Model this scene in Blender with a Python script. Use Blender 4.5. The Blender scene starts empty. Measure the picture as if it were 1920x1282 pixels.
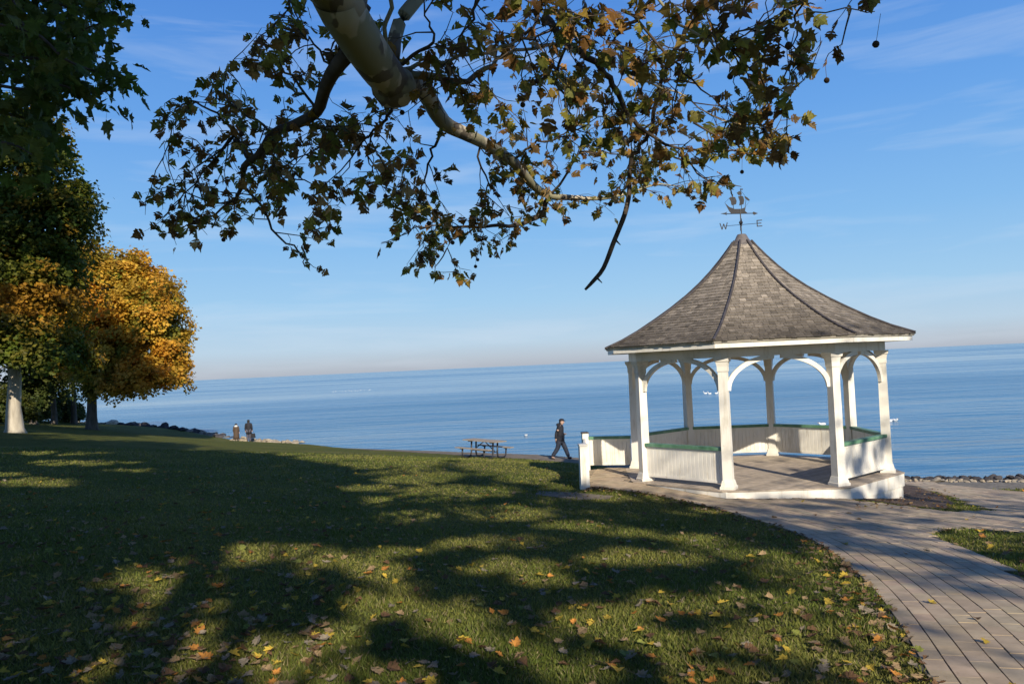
import bpy, math, random
import numpy as np
from mathutils import Vector, Matrix

random.seed(7)
rng = np.random.default_rng(11)
S = bpy.context.scene
COL = S.collection
R_ = math.radians

# ------------------------------------------------------------------ camera
EYE = np.array([0.0, 0.0, 2.922])
PITCH, ROLL, FPX, IW, IH = R_(1.717), R_(2.577), 1500.0, 1920, 1282
cp, sp, cr, sr = math.cos(PITCH), math.sin(PITCH), math.cos(ROLL), math.sin(ROLL)
r0, u0, f0 = Vector((1, 0, 0)), Vector((0, -sp, cp)), Vector((0, cp, sp))
cr_, cu_ = cr * r0 - sr * u0, sr * r0 + cr * u0
cam = bpy.data.cameras.new('camera')
cam.sensor_width, cam.lens = 36.0, 36.0 * FPX / IW
cam.clip_start, cam.clip_end = 0.1, 60000
camo = bpy.data.objects.new('camera', cam)
COL.objects.link(camo)
m = Matrix((cr_, cu_, -f0)).transposed().to_4x4()
m.translation = Vector(EYE)
camo.matrix_world = m
S.camera = camo

# ------------------------------------------------------------------ world, sun, exposure
SUN_EL, SUN_AZ = R_(26.2), R_(285.5)          # azimuth counter-clockwise from +X
W = bpy.data.worlds.new('World')
S.world = W
W.use_nodes = True
wn, wl = W.node_tree.nodes, W.node_tree.links
sky = wn.new('ShaderNodeTexSky')
sky.sky_type = 'NISHITA'
sky.sun_disc = False
sky.sun_elevation = SUN_EL
sky.sun_rotation = math.pi / 2 - SUN_AZ + 2 * math.pi
sky.altitude = 100
sky.air_density, sky.dust_density, sky.ozone_density = 1.0, 0.6, 2.2
bg = wn['Background']
bg.inputs['Strength'].default_value = 0.092
SKY = [(0.0, (.50, .55, .65)), (.010, (.55, .63, .74)), (.03, (.56, .745, .93)), (.08, (.41, .70, 1.0)), (.16, (.275, .585, 1.0)), (.28, (.165, .44, .96)), (.43, (.092, .30, .84)), (.6, (.05, .17, .58)), (1.0, (.018, .06, .24))]
SKYK = 7.6
# thin cirrus: pale streaks mixed over the sky by direction
tc = wn.new('ShaderNodeTexCoord')
mp = wn.new('ShaderNodeMapping')
mp.inputs['Scale'].default_value = (1.6, 1.6, 13.0)
mp.inputs['Rotation'].default_value = (0.0, R_(2.0), 0.0)
nz = wn.new('ShaderNodeTexNoise')
nz.inputs['Scale'].default_value = 2.3
nz.inputs['Detail'].default_value = 5
nz.inputs['Roughness'].default_value = 0.55
nz.inputs['Distortion'].default_value = 0.35
rp = wn.new('ShaderNodeValToRGB')
rp.color_ramp.elements[0].position = 0.50
rp.color_ramp.elements[0].color = (0, 0, 0, 1)
rp.color_ramp.elements[1].position = 0.80
rp.color_ramp.elements[1].color = (0.34, 0.34, 0.34, 1)
mx = wn.new('ShaderNodeMixRGB')
mx.inputs[2].default_value = (6.2, 7.0, 8.0, 1)
hs = wn.new('ShaderNodeHueSaturation')
hs.inputs['Saturation'].default_value = 1.0
wl.new(tc.outputs['Generated'], mp.inputs['Vector'])
wl.new(mp.outputs['Vector'], nz.inputs['Vector'])
wl.new(nz.outputs['Fac'], rp.inputs['Fac'])
wl.new(rp.outputs['Color'], mx.inputs[0])
sx_ = wn.new('ShaderNodeSeparateXYZ')
el = wn.new('ShaderNodeValToRGB')                 # clear autumn air: colour by height above the horizon
for i_, (p_, c_) in enumerate(SKY):
    if i_ >= 2: el.color_ramp.elements.new(p_)
    el.color_ramp.elements[i_].position = p_
for i_, (p_, c_) in enumerate(SKY): el.color_ramp.elements[i_].color = (*c_, 1)
sc_ = wn.new('ShaderNodeMixRGB'); sc_.blend_type = 'MULTIPLY'; sc_.inputs[0].default_value = 1
sc_.inputs[2].default_value = (SKYK, SKYK, SKYK, 1)
bl_ = wn.new('ShaderNodeMixRGB'); bl_.inputs[0].default_value = 0.94
wl.new(tc.outputs['Generated'], sx_.inputs[0]); wl.new(sx_.outputs['Z'], el.inputs['Fac'])
wl.new(el.outputs['Color'], sc_.inputs[1])
wl.new(sky.outputs['Color'], hs.inputs['Color'])
wl.new(hs.outputs['Color'], bl_.inputs[1]); wl.new(sc_.outputs['Color'], bl_.inputs[2])
wl.new(bl_.outputs['Color'], mx.inputs[1])
wl.new(mx.outputs['Color'], bg.inputs['Color'])

sun = bpy.data.lights.new('sun', 'SUN')
sun.energy, sun.angle, sun.color = 5.0, R_(0.53), (1.0, 0.89, 0.72)
suno = bpy.data.objects.new('sun', sun)
COL.objects.link(suno)
SUN = np.array([math.cos(SUN_EL) * math.cos(SUN_AZ), math.cos(SUN_EL) * math.sin(SUN_AZ), math.sin(SUN_EL)])
suno.rotation_euler = Vector(SUN).to_track_quat('Z', 'Y').to_euler()
suno.location = (5, -20, 30)

vs = S.view_settings
vs.view_transform = 'Standard'
vs.look = 'None'
vs.exposure, vs.gamma, vs.use_curve_mapping = 0.3, 1.0, False
S.cycles.max_bounces = 6
S.cycles.transparent_max_bounces = 4
S.cycles.caustics_reflective = S.cycles.caustics_refractive = False

# ------------------------------------------------------------------ geometry helpers
def ray(px, py):
    px, py = np.asarray(px, float), np.asarray(py, float)
    x, y = px - IW / 2, py - IH / 2
    xx, yy = x * cr - y * sr, x * sr + y * cr
    a, c = xx / FPX, -yy / FPX
    return np.stack([a, cp - c * sp, sp + c * cp], -1)

def project(P):
    P = np.asarray(P, float) - EYE
    X, Y, Z = P[..., 0], P[..., 1], P[..., 2]
    d, u = Y * cp + Z * sp, -Y * sp + Z * cp
    d = np.where(d < 0.05, 0.05, d)
    x, y = FPX * X / d, -FPX * u / d
    return np.stack([IW / 2 + x * cr + y * sr, IH / 2 - x * sr + y * cr], -1), Y * cp + Z * sp

def at(px, py, d):                             # point of the place seen at px,py and d metres ahead
    r = ray(px, py)
    return EYE + r * (d / r[..., 1:2] if r.ndim > 1 else d / r[1])

class MB:
    def __init__(s): s.v, s.f, s.c = [], [], []
    def add(s, vs, fs, col=None):
        o = len(s.v)
        s.v.extend(tuple(map(float, p)) for p in vs)
        s.f.extend(tuple(o + i for i in f) for f in fs)
        s.c.extend([col] * len(fs))
    def box(s, c, size, rz=0.0, col=None):
        x, y, z = (q / 2 for q in size)
        ca, sa = math.cos(rz), math.sin(rz)
        vs = []
        for dz in (-z, z):
            for dx, dy in ((-x, -y), (x, -y), (x, y), (-x, y)):
                vs.append((c[0] + dx * ca - dy * sa, c[1] + dx * sa + dy * ca, c[2] + dz))
        s.add(vs, BOXF, col)
    def loft(s, rings, rz=0.0, c=(0, 0), col=None):   # square rings (z, hx, hy)
        ca, sa = math.cos(rz), math.sin(rz)
        vs, fs = [], []
        for z, hx, hy in rings:
            for dx, dy in ((-hx, -hy), (hx, -hy), (hx, hy), (-hx, hy)):
                vs.append((c[0] + dx * ca - dy * sa, c[1] + dx * sa + dy * ca, z))
        n = len(rings)
        fs.append((3, 2, 1, 0))
        for i in range(n - 1):
            for k in range(4):
                a, b = i * 4 + k, i * 4 + (k + 1) % 4
                fs.append((a, b, b + 4, a + 4))
        q = (n - 1) * 4
        fs.append((q, q + 1, q + 2, q + 3))
        s.add(vs, fs, col)
    def tube(s, pts, rad, n=6, cap=True, col=None):
        pts = [np.asarray(p, float) for p in pts]
        k = len(pts)
        if not hasattr(rad, '__len__'): rad = [rad] * k
        vs, fs = [], []
        up = np.array([0.31, 0.22, 0.93])
        for i in range(k):
            t = pts[min(i + 1, k - 1)] - pts[max(i - 1, 0)]
            t = t / (np.linalg.norm(t) + 1e-9)
            a = np.cross(t, up)
            if np.linalg.norm(a) < 0.2: a = np.cross(t, np.array([1.0, 0, 0]))
            a /= np.linalg.norm(a)
            b = np.cross(t, a)
            for j in range(n):
                w = 2 * math.pi * j / n
                vs.append(pts[i] + rad[i] * (math.cos(w) * a + math.sin(w) * b))
        for i in range(k - 1):
            for j in range(n):
                q, w = i * n + j, i * n + (j + 1) % n
                fs.append((q, w, w + n, q + n))
        if cap:
            fs.append(tuple(range(n))[::-1])
            fs.append(tuple((k - 1) * n + j for j in range(n)))
        s.add(vs, fs, col)
    def lathe(s, prof, n=12, c=(0, 0, 0), col=None, sx=1.0, sy=1.0):
        vs, fs = [], []
        for r, z in prof:
            for j in range(n):
                w = 2 * math.pi * j / n
                vs.append((c[0] + sx * r * math.cos(w), c[1] + sy * r * math.sin(w), c[2] + z))
        for i in range(len(prof) - 1):
            for j in range(n):
                q, w = i * n + j, i * n + (j + 1) % n
                fs.append((q, w, w + n, q + n))
        fs.append(tuple(range(n))[::-1])
        fs.append(tuple((len(prof) - 1) * n + j for j in range(n)))
        s.add(vs, fs, col)
    def sweep(s, pts, nrm, w, h, col=None):    # rectangle swept along a planar curve; nrm = plane normal (width w), h in plane
        pts = [np.asarray(p, float) for p in pts]
        nrm = np.asarray(nrm, float)
        vs, fs = [], []
        k = len(pts)
        for i in range(k):
            t = pts[min(i + 1, k - 1)] - pts[max(i - 1, 0)]
            t /= np.linalg.norm(t)
            b = np.cross(nrm, t)
            for sa, sb in ((-1, -1), (1, -1), (1, 1), (-1, 1)):
                vs.append(pts[i] + nrm * sa * w / 2 + b * sb * h / 2)
        for i in range(k - 1):
            for j in range(4):
                q, u = i * 4 + j, i * 4 + (j + 1) % 4
                fs.append((q, u, u + 4, q + 4))
        fs.append((3, 2, 1, 0))
        q = (k - 1) * 4
        fs.append((q, q + 1, q + 2, q + 3))
        s.add(vs, fs, col)
    def prism(s, poly, y0, y1, col=None):      # x,z outline given thickness in y
        n = len(poly)
        vs = [(x, y0, z) for x, z in poly] + [(x, y1, z) for x, z in poly]
        fs = [tuple(range(n)), tuple(range(2 * n - 1, n - 1, -1))]
        for i in range(n):
            j = (i + 1) % n
            fs.append((j, i, n + i, n + j))
        s.add(vs, fs, col)
    def mesh(s, name, smooth=False):
        me = bpy.data.meshes.new(name)
        me.from_pydata(s.v, [], s.f)
        if any(c is not None for c in s.c):
            cs = np.array([(*c, 1.0) if c is not None else (1, 1, 1, 1) for c in s.c], np.float32)
            a = me.color_attributes.new('col', 'FLOAT_COLOR', 'CORNER')
            a.data.foreach_set('color', np.repeat(cs, [len(f) for f in s.f], 0).ravel())
        if smooth: me.polygons.foreach_set('use_smooth', [True] * len(me.polygons))
        return me
    def build(s, name, mat=None, parent=None, smooth=False, loc=None):
        return link(name, s.mesh(name, smooth), mat, parent, loc)
BOXF = [(3, 2, 1, 0), (4, 5, 6, 7), (0, 1, 5, 4), (1, 2, 6, 5), (2, 3, 7, 6), (3, 0, 4, 7)]

def link(name, me, mat=None, parent=None, loc=None):
    if mat is not None and not me.materials: me.materials.append(mat)
    o = bpy.data.objects.new(name, me)
    COL.objects.link(o)
    if parent is not None: o.parent = parent
    if loc is not None: o.location = loc
    return o

def mesh_np(name, V, F, col=None, smooth=False):   # F is (m,k), col per face
    V, F = np.asarray(V, np.float32), np.asarray(F, np.int32)
    me = bpy.data.meshes.new(name)
    m_, k = F.shape
    me.vertices.add(len(V)); me.vertices.foreach_set('co', V.ravel())
    me.loops.add(m_ * k); me.loops.foreach_set('vertex_index', F.ravel())
    me.polygons.add(m_)
    me.polygons.foreach_set('loop_start', np.arange(0, m_ * k, k, dtype=np.int32))
    me.polygons.foreach_set('loop_total', np.full(m_, k, np.int32))
    if col is not None:
        a = me.color_attributes.new('col', 'FLOAT_COLOR', 'CORNER')
        c4 = np.concatenate([np.asarray(col, np.float32), np.ones((m_, 1), np.float32)], 1)
        a.data.foreach_set('color', np.repeat(c4, k, 0).ravel())
    me.polygons.foreach_set('use_smooth', np.full(m_, bool(smooth)))
    me.update(calc_edges=True)
    return me

def tag(o, label=None, cat=None, group=None, kind=None):
    if label: o['label'] = label
    if cat: o['category'] = cat
    if group: o['group'] = group
    if kind: o['kind'] = kind
    return o

def thing(name, loc, label, cat, group=None, rz=0.0):
    o = bpy.data.objects.new(name, None)
    o.empty_display_size = 0.2
    COL.objects.link(o)
    o.location = loc
    o.rotation_euler = (0, 0, rz)
    return tag(o, label, cat, group)

def copy_tree(o, parent=None):
    c = o.copy()
    COL.objects.link(c)
    c.parent = parent
    for ch in list(o.children): copy_tree(ch, c)
    return c

# ------------------------------------------------------------------ materials
def nodes(name):
    mt = bpy.data.materials.new(name)
    mt.use_nodes = True
    nt = mt.node_tree
    return mt, nt.nodes, nt.links, nt.nodes['Principled BSDF']

def noise(n, l, scale, detail=4, vec=None, rough=0.55, coord='Object', stretch=None):
    t = n.new('ShaderNodeTexNoise')
    t.inputs['Scale'].default_value = scale
    t.inputs['Detail'].default_value = detail
    t.inputs['Roughness'].default_value = rough
    if coord == 'World':
        src = n.new('ShaderNodeNewGeometry').outputs['Position']
    else:
        src = n.new('ShaderNodeTexCoord').outputs[coord]
    if stretch:
        mpn = n.new('ShaderNodeMapping')
        mpn.inputs['Scale'].default_value = stretch
        l.new(src, mpn.inputs['Vector'])
        src = mpn.outputs['Vector']
    l.new(src, t.inputs['Vector'])
    return t

def ramp(n, l, src, stops):
    r = n.new('ShaderNodeValToRGB')
    e = r.color_ramp.elements
    while len(e) < len(stops): e.new(0.5)
    for i, (p, c) in enumerate(stops):
        e[i].position = p
        e[i].color = (*c, 1) if len(c) == 3 else c
    l.new(src, r.inputs['Fac'])
    return r

def pmat(name, stops, scale=3.0, rough=0.7, bump=0.0, bscale=None, detail=5, metal=0.0, stretch=None, spec=0.5, coat=None):
    mt, n, l, b = nodes(name)
    t = noise(n, l, scale, detail, stretch=stretch)
    r = ramp(n, l, t.outputs['Fac'], stops)
    l.new(r.outputs['Color'], b.inputs['Base Color'])
    b.inputs['Roughness'].default_value = rough
    b.inputs['Metallic'].default_value = metal
    b.inputs['Specular IOR Level'].default_value = spec
    if bump:
        t2 = noise(n, l, bscale or scale * 4, 5, stretch=stretch)
        bp = n.new('ShaderNodeBump')
        bp.inputs['Strength'].default_value = bump
        bp.inputs['Distance'].default_value = 0.02
        l.new(t2.outputs['Fac'], bp.inputs['Height'])
        l.new(bp.outputs['Normal'], b.inputs['Normal'])
    return mt

def amat(name, rough=0.75, trans=0.0, spec=0.3, nscale=0.0, namp=0.3, bump=0.0, coord='World'):   # colour from the mesh attribute
    mt, n, l, b = nodes(name)
    at_ = n.new('ShaderNodeAttribute')
    at_.attribute_name = 'col'
    src = at_.outputs['Color']
    if nscale:
        t = noise(n, l, nscale, 4, coord=coord)
        r = ramp(n, l, t.outputs['Fac'], [(0.3, (1 - namp,) * 3), (0.7, (1 + namp,) * 3)])
        mm = n.new('ShaderNodeMixRGB')
        mm.blend_type = 'MULTIPLY'
        mm.inputs[0].default_value = 1
        l.new(src, mm.inputs[1]); l.new(r.outputs['Color'], mm.inputs[2])
        src = mm.outputs['Color']
        if bump:
            bp = n.new('ShaderNodeBump')
            bp.inputs['Strength'].default_value = bump
            bp.inputs['Distance'].default_value = 0.01
            l.new(t.outputs['Fac'], bp.inputs['Height'])
            l.new(bp.outputs['Normal'], b.inputs['Normal'])
    l.new(src, b.inputs['Base Color'])
    b.inputs['Roughness'].default_value = rough
    b.inputs['Specular IOR Level'].default_value = spec
    if trans:
        tr = n.new('ShaderNodeBsdfTranslucent')
        l.new(src, tr.inputs['Color'])
        ms = n.new('ShaderNodeMixShader')
        ms.inputs[0].default_value = trans
        l.new(b.outputs[0], ms.inputs[1]); l.new(tr.outputs[0], ms.inputs[2])
        l.new(ms.outputs[0], n['Material Output'].inputs['Surface'])
    return mt

M = {}
M['white'] = pmat('white_paint', [(0.25, (0.64, 0.60, 0.52)), (0.42, (0.79, 0.76, 0.68)), (0.7, (0.83, 0.80, 0.73))], 2.2, 0.5, 0.08, 30)
def grime(mt, scale, stretch, lo, hi, dark, amt=1.0):
    n, l = mt.node_tree.nodes, mt.node_tree.links
    b = n['Principled BSDF']
    src = b.inputs['Base Color'].links[0].from_socket
    t = noise(n, l, scale, 6, coord='World', stretch=stretch, rough=0.65)
    r = ramp(n, l, t.outputs['Fac'], [(lo, (0, 0, 0)), (hi, (amt, amt, amt))])
    mm = n.new('ShaderNodeMixRGB')
    mm.blend_type = 'MULTIPLY'
    mm.inputs[2].default_value = (*dark, 1)
    l.new(r.outputs['Color'], mm.inputs[0]); l.new(src, mm.inputs[1]); l.new(mm.outputs['Color'], b.inputs['Base Color'])
grime(M['white'], 7.0, (1, 1, 0.14), 0.54, 0.74, (0.70, 0.66, 0.58))
grime(M['white'], 26.0, (1, 1, 0.5), 0.66, 0.72, (0.55, 0.50, 0.42), 0.8)
M['green'] = pmat('green_paint', [(0.3, (0.06, 0.15, 0.085)), (0.5, (0.10, 0.235, 0.135)), (0.75, (0.19, 0.33, 0.23))], 5, 0.5, 0.1, 25)
M['deck'] = amat('floor_wood', 0.7, 0, 0.3, 6, 0.22, 0.2)
M['shingle'] = amat('cedar_shingle', 0.85, 0, 0.2, 22, 0.3, 0.5)
M['under'] = pmat('roof_underside', [(0.3, (0.42, 0.38, 0.31)), (0.7, (0.55, 0.51, 0.43))], 3, 0.7)
M['hip'] = pmat('hip_metal', [(0.3, (0.045, 0.04, 0.04)), (0.7, (0.085, 0.075, 0.075))], 6, 0.5)
M['cap'] = pmat('roof_cap_metal', [(0.3, (0.10, 0.09, 0.085)), (0.7, (0.19, 0.17, 0.16))], 7, 0.45, 0.1, 20)
M['iron'] = pmat('dark_iron', [(0.3, (0.012, 0.013, 0.018)), (0.7, (0.03, 0.03, 0.036))], 8, 0.5)
M['paver'] = amat('concrete_paver', 0.85, 0, 0.25, 5, 0.16, 0.25)
grime(M['paver'], 0.8, (1, 1, 1), 0.45, 0.72, (0.72, 0.70, 0.68))
grime(M['paver'], 14.0, (1, 1, 1), 0.62, 0.72, (0.72, 0.69, 0.65))
M['joint'] = pmat('joint_sand', [(0.3, (0.055, 0.048, 0.038)), (0.7, (0.11, 0.095, 0.075))], 4, 0.95)
M['leaf'] = amat('autumn_leaf', 0.55, 0.5, 0.3)
M['litter'] = amat('fallen_leaf', 0.8, 0.15, 0.2)
M['grassb'] = amat('grass_blade', 0.6, 0.35, 0.25)
M['rock'] = amat('shore_rock', 0.85, 0, 0.3, 5, 0.35, 0.6)
M['wood'] = pmat('weathered_board', [(0.3, (0.22, 0.18, 0.14)), (0.7, (0.36, 0.31, 0.25))], 4, 0.8, 0.2, 20, stretch=(1, 10, 10))
M['bark'] = pmat('maple_bark', [(0.3, (0.05, 0.042, 0.034)), (0.7, (0.13, 0.11, 0.09))], 7, 0.9, 0.6, 16, stretch=(1, 1, 0.25))
M['palebark'] = pmat('pale_bark', [(0.3, (0.30, 0.26, 0.20)), (0.7, (0.50, 0.45, 0.36))], 7, 0.9, 0.6, 16, stretch=(1, 1, 0.2))
M['twig'] = pmat('twig_bark', [(0.3, (0.05, 0.038, 0.027)), (0.7, (0.12, 0.09, 0.065))], 9, 0.9)
M['ball'] = pmat('seed_ball', [(0.3, (0.05, 0.032, 0.02)), (0.7, (0.11, 0.07, 0.04))], 60, 0.95, 0.8, 150)
# plane-tree bark: cream with olive and grey-brown plates
mt, n, l, b = nodes('plane_bark')
t1 = noise(n, l, 4.6, 3, rough=0.45, stretch=(1.5, 0.8, 0.9))
t2 = noise(n, l, 3.1, 3, rough=0.5, stretch=(1.3, 0.8, 0.9))
ra = ramp(n, l, t1.outputs['Fac'], [(0.0, (0.40, 0.34, 0.235)), (0.49, (0.50, 0.43, 0.31)), (0.505, (0.15, 0.12, 0.085)), (1.0, (0.09, 0.075, 0.055))])
rb = ramp(n, l, t2.outputs['Fac'], [(0.48, (0, 0, 0)), (0.51, (1, 1, 1))])
mm = n.new('ShaderNodeMixRGB')
mm.inputs[2].default_value = (0.27, 0.25, 0.155, 1)
l.new(rb.outputs['Color'], mm.inputs[0]); l.new(ra.outputs['Color'], mm.inputs[1])
l.new(mm.outputs['Color'], b.inputs['Base Color'])
b.inputs['Roughness'].default_value = 0.75
bp = n.new('ShaderNodeBump'); bp.inputs['Strength'].default_value = 0.35; bp.inputs['Distance'].default_value = 0.02
l.new(t1.outputs['Fac'], bp.inputs['Height']); l.new(bp.outputs['Normal'], b.inputs['Normal'])
M['plane'] = mt
# lawn
mt, n, l, b = nodes('lawn')
a1, a2, a3 = noise(n, l, 0.5, 6), noise(n, l, 14, 5), noise(n, l, 90, 3)
c1 = ramp(n, l, a1.outputs['Fac'], [(0.3, (0.080, 0.100, 0.022)), (0.55, (0.12, 0.132, 0.032)), (0.75, (0.175, 0.16, 0.055))])
c2 = ramp(n, l, a2.outputs['Fac'], [(0.25, (0.55, 0.55, 0.5)), (0.75, (1.45, 1.4, 1.3))])
c3 = ramp(n, l, a3.outputs['Fac'], [(0.3, (0.45, 0.45, 0.45)), (0.7, (1.5, 1.5, 1.4))])
m1 = n.new('ShaderNodeMixRGB'); m1.blend_type = 'MULTIPLY'; m1.inputs[0].default_value = 1
m2 = n.new('ShaderNodeMixRGB'); m2.blend_type = 'MULTIPLY'; m2.inputs[0].default_value = 1
l.new(c1.outputs['Color'], m1.inputs[1]); l.new(c2.outputs['Color'], m1.inputs[2])
l.new(m1.outputs['Color'], m2.inputs[1]); l.new(c3.outputs['Color'], m2.inputs[2])
l.new(m2.outputs['Color'], b.inputs['Base Color'])
b.inputs['Roughness'].default_value = 0.9; b.inputs['Specular IOR Level'].default_value = 0.1
bp = n.new('ShaderNodeBump'); bp.inputs['Strength'].default_value = 0.8; bp.inputs['Distance'].default_value = 0.05
l.new(a3.outputs['Fac'], bp.inputs['Height']); l.new(bp.outputs['Normal'], b.inputs['Normal'])
M['lawn'] = mt
M['shore'] = pmat('shore_gravel', [(0.3, (0.10, 0.085, 0.065)), (0.7, (0.26, 0.23, 0.18))], 6, 0.95, 0.8, 25)
M['soil'] = pmat('mulch_soil', [(0.3, (0.035, 0.021, 0.013)), (0.5, (0.085, 0.05, 0.03)), (0.68, (0.20, 0.125, 0.075))], 16, 0.95, 0.9, 40)
M['dirt'] = pmat('bare_dirt', [(0.3, (0.10, 0.078, 0.052)), (0.7, (0.24, 0.195, 0.14))], 5, 0.95, 0.5, 30)
# water
mt, n, l, b = nodes('lake_water')
b.inputs['Base Color'].default_value = (0.06, 0.175, 0.295, 1)
b.inputs['IOR'].default_value = 1.333
b.inputs['Specular IOR Level'].default_value = 0.5
w1 = noise(n, l, 1.0, 5, rough=0.5, stretch=(0.16, 0.75, 1))
w2 = noise(n, l, 1.0, 3, rough=0.5, stretch=(0.035, 0.13, 1))
w3 = noise(n, l, 1.0, 4, rough=0.55, stretch=(0.0022, 0.0125, 1))
rr = ramp(n, l, w3.outputs['Fac'], [(0.34, (0.25,) * 3), (0.5, (0.65,) * 3), (0.66, (1.15,) * 3)])
ad = n.new('ShaderNodeMath'); ad.operation = 'MULTIPLY_ADD'; ad.inputs[1].default_value = 3.4
l.new(w2.outputs['Fac'], ad.inputs[0]); l.new(w1.outputs['Fac'], ad.inputs[2])
bp = n.new('ShaderNodeBump'); bp.inputs['Distance'].default_value = 0.46
ml = n.new('ShaderNodeMath'); ml.operation = 'MULTIPLY'; ml.inputs[1].default_value = 0.9
l.new(rr.outputs['Color'], ml.inputs[0]); l.new(ml.outputs[0], bp.inputs['Strength'])
l.new(ad.outputs[0], bp.inputs['Height']); l.new(bp.outputs['Normal'], b.inputs['Normal'])
rg = n.new('ShaderNodeMath'); rg.operation = 'MULTIPLY_ADD'; rg.inputs[1].default_value = 0.16; rg.inputs[2].default_value = 0.05
l.new(rr.outputs['Color'], rg.inputs[0]); l.new(rg.outputs[0], b.inputs['Roughness'])
M['water'] = mt

# ------------------------------------------------------------------ terrain
CTRL = np.array([
 (0,0,1.27),(3,0,1.2),(-3,0,1.32),(0,-10,2.1),(-12,-10,2.5),(12,-10,1.9),(0,5.3,.81),(2.75,4.9,.83),(-3,5.3,.92),
 (1.56,18.92,-.03),(2.2,20.6,-.03),(3,18.8,-.06),(2.6,22.6,-.04),(4.6,17.2,-.18),(7,16.9,-.22),(9.3,18.3,-.6),(9.7,21,-.78),
 (9,24,-1.0),(5,25.6,-.95),(3.2,24.6,-.62),(1.15,19,-.08),(.9,21,-.16),(1.1,22.9,-.25),(1.9,24.2,-.42),(.5,27,-.42),
 (-1.1,31.7,-.75),(1.9,34.4,-1.17),(1.9,36.5,-1.22),(4.4,31,-1.2),(-7,40,-.98),(-2.5,36,-1.0),(-2.5,37.5,-1.08),(-22,65,-2.28),(-14,50,-1.45),(-18,60,-2.0),
 (-23.6,38,.8),(-31.5,60,-.44),(-45,80,-.6),(-42,40,1.9),(-10,20,.5),(-16,10,1.5),(-6,12,.72),(-10,30,.05),(-28.6,75,-2.35),(-50,97,-2.0),
 (12,20,-.95),(14.5,24,-1.25),(7,13.5,.02),(5,10,.38),(6.5,10.4,.33),(12,12,.0),(20,15,-.5),(20,24,-1.35),(30,10,-.2),
 (-70,-20,4.5),(60,-20,1.2),(-90,60,2),(-90,120,-.5),(45,24,-1.5)], float)
def _phi(r2): return 0.5 * r2 * np.log(r2 + 1e-9)
_n = len(CTRL)
_xy = CTRL[:, :2]
_A = np.zeros((_n + 3, _n + 3))
_A[:_n, :_n] = _phi(((_xy[:, None] - _xy[None]) ** 2).sum(-1)) + np.eye(_n) * 0.6
_A[:_n, _n] = 1; _A[:_n, _n + 1:] = _xy; _A[_n:, :_n] = _A[:_n, _n:].T
_w = np.linalg.solve(_A, np.concatenate([CTRL[:, 2], [0, 0, 0]]))
def zr(x, y):
    x, y = np.asarray(x, float), np.asarray(y, float)
    o = _w[_n] + _w[_n + 1] * x + _w[_n + 2] * y
    for i in range(_n): o = o + _w[i] * _phi((x - _xy[i, 0]) ** 2 + (y - _xy[i, 1]) ** 2)
    return o
SHORE = np.array([(60,24.3),(25,24.1),(15.5,24.3),(12,25.3),(9.5,27),(7.3,29.5),(5.2,32.8),(3,35.3),(0,37.7),(-3,40),(-7,44),(-11,51),(-15,59),
 (-18,64),(-18.5,67.5),(-22,69.5),(-26,72),(-29,76),(-38,86),(-50,98),(-70,115),(-95,132)], float)
LAND = np.concatenate([SHORE, [(-140, 132), (-140, -60), (60, -60)]])
def inside(poly, x, y):
    poly = np.asarray(poly, float)
    x, y = np.asarray(x, float), np.asarray(y, float)
    r = np.zeros(x.shape, bool)
    j = len(poly) - 1
    for i in range(len(poly)):
        xi, yi = poly[i]; xj, yj = poly[j]
        if yi != yj:
            r ^= ((yi > y) != (yj > y)) & (x < (xj - xi) * (y - yi) / (yj - yi) + xi)
        j = i
    return r
def shore_near(x, y):
    best = np.full(x.shape, 1e18); bx = x.copy(); by = y.copy()
    for a, b_ in zip(SHORE[:-1], SHORE[1:]):
        d = b_ - a
        t = np.clip(((x - a[0]) * d[0] + (y - a[1]) * d[1]) / (d @ d), 0, 1)
        qx, qy = a[0] + t * d[0], a[1] + t * d[1]
        dd = (x - qx) ** 2 + (y - qy) ** 2
        k = dd < best
        best = np.where(k, dd, best); bx = np.where(k, qx, bx); by = np.where(k, qy, by)
    return np.sqrt(best), bx, by
WATER = -2.6
def zt(x, y):
    x, y = np.atleast_1d(np.asarray(x, float)), np.atleast_1d(np.asarray(y, float))
    ins = inside(LAND, x, y)
    z = zr(x, y)
    d, bx, by = shore_near(x, y)
    sl = np.where(bx > 6, 0.14, np.where(bx < -17, 0.25, 0.6))
    zo = zr(bx, by) - d * sl
    return np.where(ins, z, np.maximum(zo, -4.5))
def zt1(x, y): return float(zt([x], [y])[0])
def ground_at(px, py):
    px, py = np.atleast_1d(np.asarray(px, float)), np.atleast_1d(np.asarray(py, float))
    r = ray(px, py); r = r / r[:, 1:2]
    lo, hi = np.full(px.shape, 2.0), np.full(px.shape, 130.0)
    ts = np.geomspace(2.5, 130, 90); done = np.zeros(px.shape, bool); prev = np.full(px.shape, 2.0)
    for t in ts:
        P = EYE + r * t
        below = (P[:, 2] < zt(P[:, 0], P[:, 1])) & ~done
        lo = np.where(below, prev, lo); hi = np.where(below, t, hi)
        done |= below; prev = np.where(done, prev, t)
    for _ in range(22):
        mid = (lo + hi) / 2; P = EYE + r * mid[:, None]
        b_ = P[:, 2] < zt(P[:, 0], P[:, 1])
        hi = np.where(b_, mid, hi); lo = np.where(b_, lo, mid)
    return EYE + r * hi[:, None]

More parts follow.
